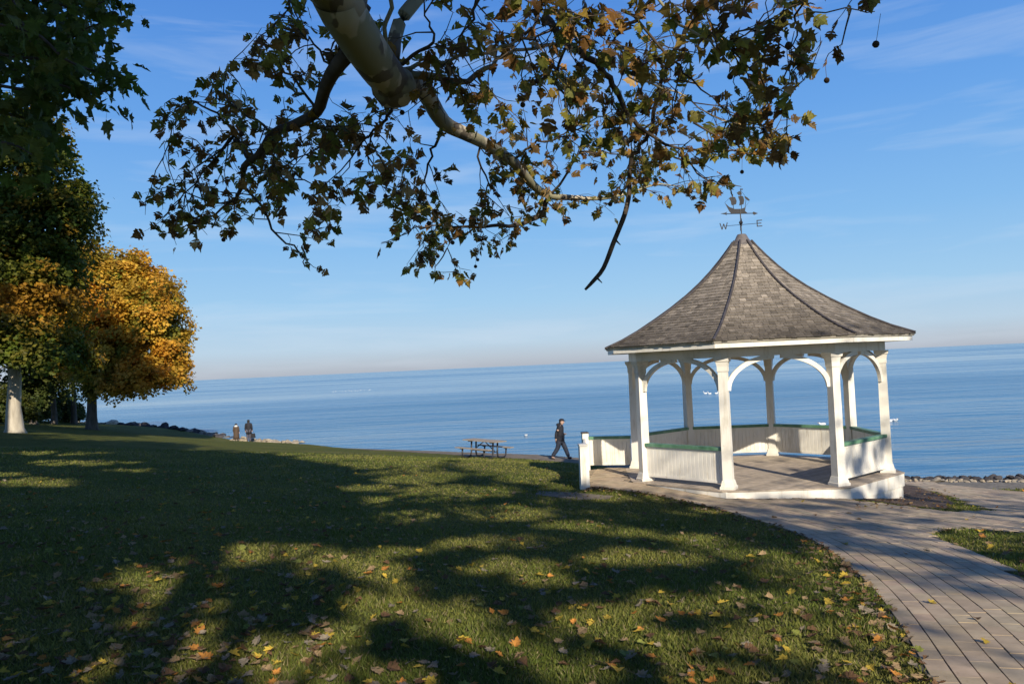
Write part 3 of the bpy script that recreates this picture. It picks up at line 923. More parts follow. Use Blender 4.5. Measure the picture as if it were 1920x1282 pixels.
def person(loc, rz, label, H, J, kit, group=None):
    p = thing('person', loc, label, 'person', group, rz)
    k = H / 1.76
    K = lambda n_: np.array(J[n_], float) * k
    # body: pelvis, spine, neck, head, limbs
    nm = ['pelvis', 'waist', 'chest', 'neck', 'jaw', 'head', 'crown', 'shl', 'ell', 'wrl', 'hal', 'shr', 'elr', 'wrr', 'har', 'hil', 'knl', 'anl', 'tol', 'hir', 'knr', 'anr', 'tor']
    ed = [('pelvis', 'waist'), ('waist', 'chest'), ('chest', 'neck'), ('neck', 'jaw'), ('jaw', 'head'), ('head', 'crown'), ('chest', 'shl'), ('shl', 'ell'), ('ell', 'wrl'), ('wrl', 'hal'),
          ('chest', 'shr'), ('shr', 'elr'), ('elr', 'wrr'), ('wrr', 'har'), ('pelvis', 'hil'), ('hil', 'knl'), ('knl', 'anl'), ('anl', 'tol'), ('pelvis', 'hir'), ('hir', 'knr'), ('knr', 'anr'), ('anr', 'tor')]
    ra = dict(pelvis=.095, waist=.085, chest=.095, neck=.055, jaw=.075, head=.098, crown=.07, shl=.042, ell=.034, wrl=.03, hal=.036, shr=.042, elr=.034, wrr=.03, har=.036,
              hil=.07, knl=.045, anl=.034, tol=.035, hir=.07, knr=.045, anr=.034, tor=.035)
    id_ = {n_: i for i, n_ in enumerate(nm)}
    ex = MB()
    for s_ in 'lr':
        d = K('ha' + s_) - K('wr' + s_)
        hand(ex, K('wr' + s_), d, (0, 0, 1) if abs(d[2]) < .6 * np.linalg.norm(d) else (1, 0, 0), .7)
    hd = K('head'); fw = np.array([math.cos(J['tilt']), 0, -math.sin(J['tilt'])]); upv = np.array([math.sin(J['tilt']), 0, math.cos(J['tilt'])])
    ex.tube([hd + fw * .08 + upv * .035, hd + fw * .118 - upv * .005, hd + fw * .095 - upv * .02], [.012, .018, .012], 6)   # nose
    for s_ in (-1, 1):
        e = hd + np.array([0, s_ * .092, 0]); ex.tube([e + upv * .03, e - upv * .03], [.014, .011], 6)
    skin('body', [K(n_) for n_ in nm], [(id_[a], id_[b_]) for a, b_ in ed], [ra[n_] * k for n_ in nm], M['skin'], p, 0, 2, ex)
    def cloth(name, names, edges, radii, mat, root=0):
        ii = {n_: i for i, n_ in enumerate(names)}
        P = [K(n_) if isinstance(n_, str) else np.array(n_, float) * k for n_ in names]
        return skin(name, P, [(ii[a], ii[b_]) for a, b_ in edges], [tuple(q * k for q in r) if hasattr(r, '__len__') else r * k for r in radii], mat, p, root, 2)
    kit(p, k, K, cloth)
    return p
# walker on the shore walk
wp = np.array([1.86, 34.35]); wz = zt1(*wp) + .008
Jw = dict(pelvis=(0, 0, .93), waist=(.015, 0, 1.10), chest=(.03, 0, 1.32), neck=(.055, 0, 1.48), jaw=(.105, 0, 1.525), head=(.11, 0, 1.605), crown=(.105, 0, 1.66),
          shl=(.03, .18, 1.42), ell=(-.02, .25, 1.15), wrl=(.17, .20, 1.05), hal=(.25, .15, 1.07),
          shr=(.03, -.18, 1.42), elr=(-.12, -.24, 1.16), wrr=(-.16, -.25, .91), har=(-.155, -.25, .83),
          hil=(.01, .09, .90), knl=(.20, .10, .49), anl=(.34, .10, .085), tol=(.48, .10, .045),
          hir=(-.01, -.09, .90), knr=(-.10, -.10, .49), anr=(-.36, -.10, .13), tor=(-.24, -.10, .04), tilt=.35)
def rings(mb, L_, k, n=14):
    vs, fs = [], []
    for x, y, z, rx, ry in L_:
        for q in range(n):
            w = 2 * math.pi * q / n; wr = 1 + .035 * math.sin(3 * w + z * 9)
            vs.append(((x + rx * wr * math.cos(w)) * k, (y + ry * wr * math.sin(w)) * k, z * k))
    for a in range(len(L_) - 1):
        for q in range(n):
            u, v = a * n + q, a * n + (q + 1) % n
            fs.append((u, v, v + n, u + n))
    fs.append(tuple(range(n))[::-1]); fs.append(tuple((len(L_) - 1) * n + q for q in range(n)))
    mb.add(vs, fs)
def coat(p, k, K, name, mat, L_, sl, extra=None):
    mb = MB(); rings(mb, L_, k)
    for s_ in 'lr':
        a, e, w_ = K('sh' + s_), K('el' + s_), K('wr' + s_)
        inn = a + (K('chest') - a) * .35
        pts = catmull_([inn, a, e, w_]); mb.tube(pts, [sl * k * q for q in np.linspace(1.0, .62, len(pts))], 9)
    if extra: extra(mb)
    return mb.build(name, mat, p, True)
def catmull_(P, n=4):
    P = np.asarray(P, float); Q = []
    for i in range(len(P) - 1):
        a, b_, c, d = P[max(i - 1, 0)], P[i], P[i + 1], P[min(i + 2, len(P) - 1)]
        for q in range(n):
            t = q / n
            Q.append(.5 * (2 * b_ + (c - a) * t + (2 * a - 5 * b_ + 4 * c - d) * t * t + (3 * b_ - a - 3 * c + d) * t ** 3))
    Q.append(P[-1]); return Q
def dome(p, k, name, mat, c, r_, h, brim=None):
    mb = MB(); x, y, z = c
    rings(mb, [(x, y, z, r_, r_ * .92), (x, y, z + h * .45, r_ * 1.02, r_ * .95), (x, y, z + h * .8, r_ * .8, r_ * .74), (x, y, z + h, r_ * .3, r_ * .28)], k)
    if brim == 'front': rings(mb, [(x + r_ * .85, y, z - .005, r_ * .75, r_ * .62), (x + r_ * .85, y, z + .012, r_ * .72, r_ * .6)], k)
    if brim == 'round': rings(mb, [(x, y, z - .01, r_ * 1.55, r_ * 1.5), (x, y, z + .01, r_ * 1.5, r_ * 1.45)], k)
    return mb.build(name, mat, p, True)
def legs_(cloth, mat): cloth('trousers', ['pelvis', 'hil', 'knl', 'anl', 'hir', 'knr', 'anr'], [('pelvis', 'hil'), ('hil', 'knl'), ('knl', 'anl'), ('pelvis', 'hir'), ('hir', 'knr'), ('knr', 'anr')], [.14, .105, .082, .064, .105, .082, .064], mat)
def kit_w(p, k, K, cloth):
    legs_(cloth, M['jean'])
    coat(p, k, K, 'jacket', M['navy'], [(.0, 0, .80, .165, .20), (.0, 0, .92, .170, .205), (.01, 0, 1.08, .160, .195), (.025, 0, 1.25, .165, .215), (.035, 0, 1.37, .150, .220), (.04, 0, 1.44, .115, .17), (.05, 0, 1.50, .085, .10), (.065, 0, 1.535, .078, .085)], .082,
         lambda mb: rings(mb, [(-.02, 0, 1.40, .06, .10), (-.045, 0, 1.45, .085, .13), (-.05, 0, 1.52, .075, .12), (-.03, 0, 1.55, .03, .06)], k))
    mb = MB(); rings(mb, [(.075, 0, 1.545, .085, .088), (.09, 0, 1.60, .098, .098), (.10, 0, 1.65, .095, .095)], k); mb.build('hair', M['hair'], p, True)
    dome(p, k, 'cap', M['blackc'], (.105, 0, 1.635), .112, .10, 'front')
    for s_ in 'lr':
        a, b_ = Jw['an' + s_], Jw['to' + s_]
        heel = tuple(np.array(a) + np.array([-.04, 0, -.045]))
        cloth('shoe', [a, heel, b_], [(a, heel), (heel, b_)], [.052, .048, .045], M['shoe'])
person((wp[0], wp[1], wz), R_(-6), 'person in dark cap, navy hooded jacket and dark trousers striding along the shore walk', 1.76, Jw, kit_w)
# couple by the water, seen from behind
Js = dict(pelvis=(0, 0, .93), waist=(0, 0, 1.10), chest=(0, 0, 1.32), neck=(0, 0, 1.49), jaw=(.03, 0, 1.56), head=(.02, 0, 1.645), crown=(.01, 0, 1.70),
          shl=(0, .19, 1.42), ell=(-.02, .25, 1.15), wrl=(.05, .25, .93), hal=(.06, .25, .85), shr=(0, -.19, 1.42), elr=(-.02, -.25, 1.15), wrr=(.05, -.25, .93), har=(.06, -.25, .85),
          hil=(0, .09, .90), knl=(.01, .10, .49), anl=(-.01, .10, .085), tol=(.13, .11, .045), hir=(0, -.09, .90), knr=(.01, -.10, .49), anr=(-.01, -.10, .085), tor=(.13, -.11, .045), tilt=.05)
def shoes(cloth):
    for s_ in 'lr':
        a, b_ = Js['an' + s_], Js['to' + s_]; heel = tuple(np.array(a) + np.array([-.04, 0, -.045]))
        cloth('shoe', [a, heel, b_], [(a, heel), (heel, b_)], [.052, .045, .042], M['shoe'])
ARM = [('chest', 'shl'), ('shl', 'ell'), ('ell', 'wrl'), ('chest', 'shr'), ('shr', 'elr'), ('elr', 'wrr')]
def kit_man(p, k, K, cloth):
    legs_(cloth, M['greyt'])
    coat(p, k, K, 'coat', M['navy'], [(0, 0, .66, .19, .235), (0, 0, .85, .18, .22), (0, 0, 1.08, .165, .205), (0, 0, 1.28, .17, .23), (0, 0, 1.40, .15, .225), (0, 0, 1.46, .11, .16), (.01, 0, 1.52, .085, .095), (.015, 0, 1.55, .078, .085)], .088)
    mb = MB(); rings(mb, [(-.005, 0, 1.56, .085, .088), (.0, 0, 1.62, .10, .10), (.01, 0, 1.68, .098, .098)], k); mb.build('hair', M['hair'], p, True)
    dome(p, k, 'hat', M['blackc'], (.01, 0, 1.665), .112, .10, 'front')
    shoes(cloth)
def kit_wom(p, k, K, cloth):
    coat(p, k, K, 'coat', M['brownc'], [(0, 0, .20, .27, .31), (0, 0, .50, .245, .285), (0, 0, .85, .225, .265), (0, 0, 1.08, .205, .25), (0, 0, 1.28, .20, .255), (0, 0, 1.40, .165, .24), (0, 0, 1.46, .12, .17), (.0, 0, 1.50, .09, .11)], .10)
    mb = MB(); rings(mb, [(0, 0, 1.43, .15, .19), (0, 0, 1.48, .15, .17), (.0, 0, 1.55, .12, .13), (.0, 0, 1.60, .10, .105)], k); mb.build('scarf', M['scarf'], p, True)
    dome(p, k, 'hat', M['blackc'], (.01, 0, 1.645), .118, .12, 'round')
    shoes(cloth)
for px, H, kit, lab in ((443.5, 1.42, kit_wom, 'shorter person in a long brown coat, white scarf and dark hat at the far shore'),
                        (467, 1.78, kit_man, 'taller person in a dark coat and grey trousers standing at the far shore')):
    g = at(px, 827, 64.5); z = zt1(g[0], g[1]) + .05
    person((g[0], g[1], z), R_(100), lab, H, Js, kit, 'couple looking out over the lake')
    if H > 1.7: mang = g; manz = z
bagt = thing('shoulder_bag', (mang[0] + .36, mang[1] - .1, manz + .34), 'small black bag hanging beside the leg of the taller person', 'bag')
mb = MB(); mb.loft([(0, .16, .06), (.05, .18, .07), (.30, .16, .055), (.34, .13, .035)]); mb.build('pouch', M['blackc'], bagt)
mb = MB(); mb.tube([(-.12, 0, .33), (-.14, 0, .47), (-.06, 0, .55), (.04, 0, .50), (.12, 0, .33)], .012, 6); mb.build('handle', M['blackc'], bagt)

# ------------------------------------------------------------------ birds on the lake
M['feather'] = flat('white_feather', (0.86, 0.86, 0.84), .7)
M['beak'] = flat('orange_beak', (0.55, 0.22, 0.03), .5)
M['dfeather'] = flat('dark_feather', (0.03, 0.03, 0.03), .7)
def lathe_x(mb, prof, c=(0, 0, 0), n=10, sy=1.0, sz=1.0):
    vs, fs = [], []
    for x, r in prof:
        for j in range(n):
            w = 2 * math.pi * j / n
            vs.append((c[0] + x, c[1] + sy * r * math.cos(w), c[2] + sz * r * math.sin(w)))
    for i in range(len(prof) - 1):
        for j in range(n):
            q, w = i * n + j, i * n + (j + 1) % n
            fs.append((q, q + n, w + n, w))
    fs.append(tuple(range(n))); fs.append(tuple((len(prof) - 1) * n + j for j in range(n))[::-1])
    mb.add(vs, fs)
def bird_proto(name, kind):
    r = thing(name, (0, 0, 0), 'bird', 'bird')
    V = [(-.30, 0, .17), (-.12, 0, .12), (.12, 0, .12), (.30, 0, .15)]; Rr = [(.04, .03), (.16, .13), (.17, .14), (.10, .09)]
    E = [(0, 1), (1, 2), (2, 3)]
    nk = [(.36, 0, .30), (.33, 0, .46), (.40, 0, .56), (.48, 0, .55)] if kind == 'swan' else [(.36, 0, .25), (.42, 0, .31)]
    nr = [.05, .04, .055, .05] if kind == 'swan' else [.085, .085]
    for p_, q in zip(nk, nr): E.append((len(V) - 1, len(V))); V.append(p_); Rr.append((q, q))
    skin('body', V, E, Rr, M['feather'], r, 1, 1)
    hx, hz = nk[-1][0], nk[-1][2]
    mb = MB(); lathe_x(mb, [(0, .03), (.06, .022), (.11, .004)], (hx + .03, 0, hz - .01), 6); mb.build('beak', M['beak'], r)
    for s_ in (-1, 1):
        mb = MB(); lathe_x(mb, [(-.34, .004), (-.25, .05), (-.05, .10), (.14, .09), (.22, .02)], (0, s_ * .12, .17), 8, .45, .8); mb.build('wing', M['feather'], r, True)
    return r
sw = bird_proto('swan', 'swan'); gl = bird_proto('gull', 'gull')
def put_bird(proto, px, py, sc, rz, label, group):
    d = ray(px, py); t = (WATER - EYE[2]) / d[2]; P = EYE + d * t
    c = copy_tree(proto); c.location = (P[0], P[1], WATER - .04 * sc); c.scale = (sc,) * 3; c.rotation_euler = (0, 0, rz)
    tag(c, label, 'bird', group)
for i, (px, py) in enumerate(((1323, 738), (1331, 738.5), (1343, 738))):
    put_bird(sw, px, py, .72, R_((180, 175, 5)[i]), ['leftmost of the three white swans seen between the gazebo columns', 'middle one of the three white swans between the gazebo columns', 'rightmost of the three white swans, closest to the front column'][i], 'three swans seen through the gazebo')
for px, py, sc, lab in ((986, 817, .5, 'single white gull floating left of the walking person'), (1542.5, 796.5, .7, 'white gull floating just above the green rail at the back of the gazebo'),
                        (1669, 790, .7, 'left one of two white gulls by the right edge of the gazebo'), (1677, 789, .7, 'right one of two white gulls beside the right gazebo column')):
    put_bird(gl, px, py, sc, random.uniform(0, 6), lab, 'gulls floating near the shore')
for i in range(13):
    put_bird(gl, 626 + i * 5.8 + random.uniform(-2.2, 2.2), 734.5 - i * .3 + random.uniform(-.8, .8), .48, random.uniform(0, 6), 'tiny white gull in the far row resting out on the lake', 'far row of gulls on the lake')
for o in (sw, gl):
    for ch in list(o.children): bpy.data.objects.remove(ch)
    bpy.data.objects.remove(o)

# ------------------------------------------------------------------ shore rocks
import bmesh
def rock_mesh(seed, base):
    r = random.Random(seed)
    bm = bmesh.new(); bmesh.ops.create_icosphere(bm, subdivisions=2, radius=1.0)
    cuts = [(Vector((r.gauss(0, 1), r.gauss(0, 1), r.gauss(0, 1))).normalized(), r.uniform(.38, .75)) for _ in range(11)]
    for v in bm.verts:
        for nn, d in cuts:
            e = v.co.dot(nn) - d
            if e > 0: v.co -= nn * e * .9
        v.co += Vector((r.gauss(0, .03), r.gauss(0, .03), r.gauss(0, .03)))
        v.co.z *= .68
    me = bpy.data.meshes.new('rock'); bm.to_mesh(me); bm.free()
    c = np.clip(np.array(base) * r.uniform(.75, 1.25), .01, .7)
    a = me.color_attributes.new('col', 'FLOAT_COLOR', 'POINT')
    a.data.foreach_set('color', np.tile(np.append(c, 1).astype(np.float32), len(me.vertices)))
    me.materials.append(M['rock'])
    return me
DK = [rock_mesh(i, (0.050, 0.047, 0.050)) for i in range(7)]
PL = [rock_mesh(20 + i, (0.36, 0.305, 0.225)) for i in range(7)]
MD = [rock_mesh(40 + i, (0.20, 0.18, 0.15)) for i in range(5)]
def rock(me, x, y, z, sc, name, label, group):
    o = link(name, me); o.location = (x, y, z)
    o.scale = (sc * random.uniform(.8, 1.3), sc * random.uniform(.8, 1.2), sc * random.uniform(.7, 1.1))
    o.rotation_euler = (random.uniform(-.3, .3), random.uniform(-.3, .3), random.uniform(0, 6.3))
    tag(o, label, 'rock', group)
def beach(n_, x0, x1, d0, d1, s0, s1, pool, lift, nm, lab, grp):
    for i in range(n_):
        x = random.uniform(x0, x1); dd = random.uniform(d0, d1)
        yb = float(np.interp(x, SHORE[::-1, 0], SHORE[::-1, 1])); y = yb + dd
        sc = random.uniform(s0, s1)
        px_ = project(np.array([x, y, -2.0]))[0][0]
        sz_ = 'larger ' if sc > (s0 + s1) / 2 else 'smaller '
        ps_ = ' just right of the gazebo' if px_ < 1730 else ' between the gazebo and the right border' if px_ < 1820 else ' near the right border'
        if px_ > 1925: ps_ = ' beyond the right border'
        dp_ = '' if d1 < 3.5 else ', nearest the water' if dd > (d0 + d1) / 2 else ', on the landward side'
        rock(random.choice(pool), x, y, zt1(x, y) + lift * sc, sc, nm, sz_ + lab + dp_ + ps_, sz_ + grp + dp_ + ps_)
beach(120, 10.2, 16.5, .1, 3.4, .05, .13, PL, .3, 'beach_stone', 'pale dry beach stone', 'pale beach stones')
beach(40, 16.0, 21.5, .1, 1.5, .05, .12, PL, .3, 'beach_stone', 'pale stone at the grassy edge of the path', 'pale stones along the path')
beach(18, 10.2, 17.0, .3, 3.0, .07, .18, MD, .3, 'brown_stone', 'dull brown stone among pale ones', 'brown beach stones')
beach(110, 12.0, 17.0, 3.2, 7.8, .08, .19, DK, .5, 'shore_rock', 'dark wet shore rock', 'dark shore rocks')
beach(125, 17.0, 23.0, 1.6, 7.8, .08, .21, DK, .5, 'shore_rock', 'dark wet shore rock', 'dark shore rocks')
beach(14, 17.5, 23.0, 3.0, 7.0, .14, .26, MD, .5, 'shore_rock', 'grey brown rock among dark ones', 'grey brown shore rocks')
for i in range(95):                                    # riprap at the left along the shore; tree shade put into its dark colour
    q = random.random() ** .8
    a, b_ = np.array([-24.5, 71.2]), np.array([-62, 108.0])
    P = a + (b_ - a) * q + np.array([.70, .72]) * random.uniform(-.4, 2.6)
    z = zt1(*P)
    rock(random.choice(DK if random.random() < .85 else MD), P[0], P[1], max(z, -2.7) + .05, random.uniform(.28, .6) * (1 + .6 * q), 'boulder', *[('dark boulder of the riprap near the couple', 'dark boulders near the couple'), ('dark boulder midway along the riprap between the couple and the orange maple', 'dark boulders midway along the riprap'), ('dark boulder far along the riprap, behind the orange maple trunk', 'dark boulders behind the orange maple trunk')][min(int(q * 3), 2)])
for i in range(46):                                    # pale point by the couple
    q = random.random()
    P = np.array([-24.0, 67.8]) + (np.array([-17.6, 64.6]) - np.array([-24.0, 67.8])) * q + np.array([.4, .9]) * random.uniform(-.2, 1.6)
    z = zt1(*P)
    rock(random.choice(PL if random.random() < .75 else MD), P[0], P[1], max(z, -2.7) + .14, random.uniform(.2, .5), 'shore_slab', 'pale sunlit rock on the point beside the couple', 'pale rocks beside the couple')
rock(random.choice(PL), -42.5, 84.5, zt1(-42.5, 84.5) + .2, .8, 'boulder', 'single pale boulder between the two maple trunks at the far shore', None)

# ------------------------------------------------------------------ trees
def crown(blobs, npads, per, padr, leaf, colfun, r=None, flat=.35, seedpow=.4, keep=None):
    r = r or rng
    B = np.array(blobs, float)                          # cx,cy,cz,rx,ry,rz
    wts = (B[:, 3] * B[:, 4] * B[:, 5]) ** (2 / 3); wts /= wts.sum()
    bi = r.choice(len(B), npads, p=wts)
    d = r.normal(size=(npads, 3)); d /= np.linalg.norm(d, axis=1)[:, None]
    d[:, 2] = np.where(d[:, 2] < -.55, -d[:, 2] * .5, d[:, 2])
    rad = r.random(npads) ** seedpow * (1 + r.normal(0, .075, npads))
    C = B[bi, :3] + d * rad[:, None] * B[bi, 3:]
    N = d * .75 + np.array([0, 0, .75]); N /= np.linalg.norm(N, axis=1)[:, None]
    T1 = np.cross(N, np.array([.3, .9, .1])); T1 /= np.linalg.norm(T1, axis=1)[:, None]
    T2 = np.cross(N, T1)
    pi = np.repeat(np.arange(npads), per); m_ = len(pi)
    rr = np.sqrt(r.random(m_)) * padr * r.uniform(.6, 1.25, npads)[pi]; aa = r.random(m_) * 6.283
    P = C[pi] + T1[pi] * (rr * np.cos(aa))[:, None] + T2[pi] * (rr * np.sin(aa))[:, None] + N[pi] * (r.normal(0, padr * flat, m_) - rr * rr / padr * .25)[:, None]
    if keep is not None:
        k = keep(P); P, pi, rr = P[k], pi[k], rr[k]; m_ = len(P)
    n_ = N[pi] + r.normal(0, .55, (m_, 3)); n_ /= np.linalg.norm(n_, axis=1)[:, None]
    t1 = np.cross(n_, r.normal(size=(m_, 3))); t1 /= np.linalg.norm(t1, axis=1)[:, None] + 1e-9
    t2 = np.cross(n_, t1); s_ = leaf * r.uniform(.65, 1.3, m_)[:, None]
    V = np.stack([P - t1 * s_ * .5, P + t2 * s_ * .42 + t1 * s_ * .08 - n_ * s_ * .1, P + t1 * s_ * .5 , P - t2 * s_ * .42 + t1 * s_ * .08 - n_ * s_ * .1], 1).reshape(-1, 3)
    col = colfun(P, pi, r.random(npads)[pi], r.random(m_), rad[pi])
    return V, np.arange(m_ * 4).reshape(-1, 4), np.clip(col, .005, .8), P
def limbs(base, top, r0_, r1_, n, spread, mb, rr, zlo=.35):
    base, top = np.array(base, float), np.array(top, float)
    k = 9
    pts = [base + (top - base) * i / (k - 1) + np.array([rr.gauss(0, .05), rr.gauss(0, .05), 0]) * (i > 0) for i in range(k)]
    rad = [r0_ * 1.55, r0_ * 1.08] + [r0_ + (r1_ - r0_) * i / (k - 3) for i in range(k - 2)]
    pts.insert(1, pts[0] + (pts[1] - pts[0]) * .25); rad = [r0_ * 1.75, r0_ * 1.25] + [r0_ + (r1_ - r0_) * i / (k - 2) for i in range(k - 1)]
    mb.tube(pts, rad, 10)
    for i in range(n):
        q = zlo + (1 - zlo) * (i + rr.random()) / n
        p = base + (top - base) * q; a = rr.uniform(0, 6.28); L = spread * rr.uniform(.6, 1.0) * (1.15 - .6 * q)
        d = np.array([math.cos(a), math.sin(a), rr.uniform(.15, .7)])
        r_ = (r0_ + (r1_ - r0_) * q) * .5
        e = p + d * L
        mb.tube([p, p + d * L * .35 + np.array([0, 0, .1]), p + d * L * .7 + np.array([0, 0, .25]), e], [r_, r_ * .75, r_ * .5, r_ * .2], 6)
def mixc(a, b_, t): return np.array(a)[None] * (1 - t)[:, None] + np.array(b_)[None] * t[:, None]
def sst(x, a, b_): return np.clip((x - a) / (b_ - a), 0, 1)
def wob(P, s_, ph=0): return .5 + .5 * np.sin(P[:, 0] * s_ + ph + 1.7 * np.sin(P[:, 2] * s_ * .8 + ph)) * np.cos(P[:, 1] * s_ * .9 + P[:, 2] * s_ * .6)
def tree(name, base, h_trunk, r0_, barkm, blobs, npads, per, padr, leaf, colfun, label, nl=9, spread=4, cat='tree', lean=(0, 0), seedpow=.4, keep=None, top=None, group=None):
    t = thing(name, base, label, cat, group)
    rr = random.Random(sum(map(ord, name)) + int(abs(base[0]) * 10))
    mb = MB(); limbs((0, 0, -.15), (lean[0], lean[1], h_trunk), r0_, r0_ * .35, nl, spread, mb, rr)
    mb.build('trunk', barkm, t, True)
    V, F, c, P = crown([(b_[0] - base[0], b_[1] - base[1], b_[2] - base[2], *b_[3:]) for b_ in blobs], npads, per, padr, leaf, colfun, seedpow=seedpow, keep=keep)
    tag(link('crown', mesh_np('crown', V, F, c), M['leaf'], t), kind='stuff')
    return t
def c_orange(P, pi, pr, lr, rad):
    z = P[:, 2]
    g = np.clip(.85 * wob(P, .9) * wob(P, .55, 2) + .55 * (rad < .8) + .5 * sst(-z, -4.5, -2.2) * wob(P, .7, 1) - .12 + (pr - .5) * .5, 0, 1)
    o = mixc((.72, .43, .05), (.58, .24, .025), np.clip(pr * 1.1 - .25 + .35 * sst(-z, -7, -3), 0, 1))
    c = o * (1 - g)[:, None] + np.array((.20, .22, .03)) * g[:, None]
    return c * (.75 + .5 * lr)[:, None]
def c_big(P, pi, pr, lr, rad):
    e = np.clip(1.2 * (np.abs(P[:, 2] - 6.1) < .7) * sst(P[:, 0], -1.2, .3) * (.35 + wob(P, 1.1)) + sst(P[:, 0], .2, 3.6) * sst(rad, .8, 1) * wob(P, .8) * .7 + (pr > .96) * .5 + .15 * (P[:, 2] > 5) * (pr > .8), 0, 1)
    c = mixc((.060, .10, .014), (.14, .18, .02), pr) * (1 - e)[:, None] + np.array((.46, .24, .025)) * e[:, None]
    return c * (.7 + .6 * lr)[:, None]
def c_green(P, pi, pr, lr, rad): return mixc((.045, .075, .014), (.105, .13, .02), pr) * (.7 + .6 * lr)[:, None]
def c_dark(P, pi, pr, lr, rad): return mixc((.05, .08, .017), (.115, .125, .025), pr) * (.7 + .6 * lr)[:, None]
def c_plane(P, pi, pr, lr, rad): return mixc((.085, .085, .018), (.19, .11, .03), pr) * (.7 + .6 * lr)[:, None]

g2 = ground_at([172], [805])[0]                          # orange maple
b2 = at(172, 805, 60.0); b2[2] = zt1(b2[0], b2[1])
cx2 = at(250, 640, 60.0)
tree('orange_maple', tuple(b2), 9.0, .36, M['bark'],
     [(*at(245, 625, 60.5), 4.0, 4.2, 5.0), (*at(290, 600, 59.5), 2.5, 3.2, 3.6), (*at(205, 560, 61), 3.0, 3.4, 3.6), (*at(262, 540, 61), 2.2, 2.8, 2.2),
      (*at(290, 700, 58.5), 2.7, 3.2, 1.9), (*at(185, 680, 60), 3.4, 3.4, 2.7), (*at(322, 660, 60), 1.4, 2.2, 2.0), (*at(235, 725, 58.5), 3.2, 2.6, 1.3), (*at(150, 600, 59), 2.4, 3, 3.2), (*at(205, 530, 60), 2.5, 3, 2.6), (*at(235, 515, 60), 2.0, 2.6, 2.0), (*at(165, 520, 60), 1.8, 2.4, 2.2)],
     1800, 52, .60, .25, c_orange, 'broad orange and gold maple with a dark trunk at the edge of the lake', 9, 4.0, lean=(.5, 0))
b1 = at(28, 808, 38.5); b1[2] = zt1(b1[0], b1[1])         # big maple
tree('green_maple', tuple(b1), 11.0, .33, M['palebark'],
     [(*at(45, 520, 38.5), 3.3, 3.6, 4.6), (*at(-60, 480, 39), 4.0, 3.6, 5.0), (*at(80, 540, 38), 1.6, 2.6, 2.2), (*at(85, 400, 38.5), 2.4, 2.8, 2.6), (*at(60, 300, 38.5), 2.2, 2.4, 2.2),
      (*at(30, 650, 37.5), 2.8, 2.6, 1.7), (*at(100, 665, 37.5), 1.7, 2.4, 1.2), (*at(140, 400, 39), 1.2, 2.0, 1.6), (*at(-120, 620, 38), 3.0, 3.0, 2.5), (*at(0, 270, 39), 2.6, 2.6, 2.4)],
     1900, 46, .55, .20, c_big, 'tall green maple with a pale flared trunk at the left edge of the lawn', 10, 3.6)
# trees standing further back at the left
for i, (px, py, d, hpx, wpx, cf, lab) in enumerate(((62, 790, 66, 640, 80, c_dark, 'dark tree behind the pale maple trunk'), (100, 792, 70, 610, 80, c_dark, 'dark leafy tree between the pale and the dark maple trunks'),
                                               (139, 797, 74, 600, 75, c_green, 'slim tree just left of the orange maple trunk'), (-30, 785, 60, 560, 120, c_green, 'dark tree at the left edge behind the green maple'))):
    b_ = at(px, py, d); b_[2] = zt1(b_[0], b_[1]); q = d / 1500
    tree('background_tree', tuple(b_), 8, .24, M['bark'], [(*at(px, hpx, d), wpx * q, 2.6, 3.6), (*at(px + 8, hpx + 90, d), wpx * q * .9, 2.4, 2.2), (*at(px - 15, hpx - 110, d), wpx * q * .8, 2.4, 3.0)],
         420, 44, .7, .28, cf, lab, 7, 3, group='trees at the back of the left lawn')
for i, (px, py, d, s_, lab) in enumerate(((20, 792, 60, 1.5, 'dark shrub behind the pale maple trunk'), (62, 778, 72, 1.9, 'tall dark shrub right of the pale maple trunk'), (105, 783, 76, 1.9, 'dark shrub in the middle of the gap between the maple trunks'), (-20, 788, 58, 1.9, 'dark shrub at the left edge of the lawn'), (128, 790, 78, 1.3, 'small dark shrub beside the slim tree'))):
    b_ = at(px, py, d); b_[2] = zt1(b_[0], b_[1])
    t = thing('shrub', tuple(b_), lab, 'shrub', 'shrubs at the back of the left lawn')
    mb = MB()
    for k in range(5):
        a = k * 1.3; mb.tube([(0, 0, -.1), (.2 * math.cos(a), .2 * math.sin(a), s_ * .5), (.5 * math.cos(a), .5 * math.sin(a), s_)], [.05, .04, .015], 5)
    mb.build('stem', M['bark'], t)
    V, F, c, P = crown([(0, 0, s_ * .8, s_, s_, s_ * .85), (.5, 0, s_ * .45, s_ * 1.1, s_, s_ * .5)], 150, 40, .45, .22, c_dark)
    tag(link('foliage', mesh_np('foliage', V, F, c), M['leaf'], t), kind='stuff')

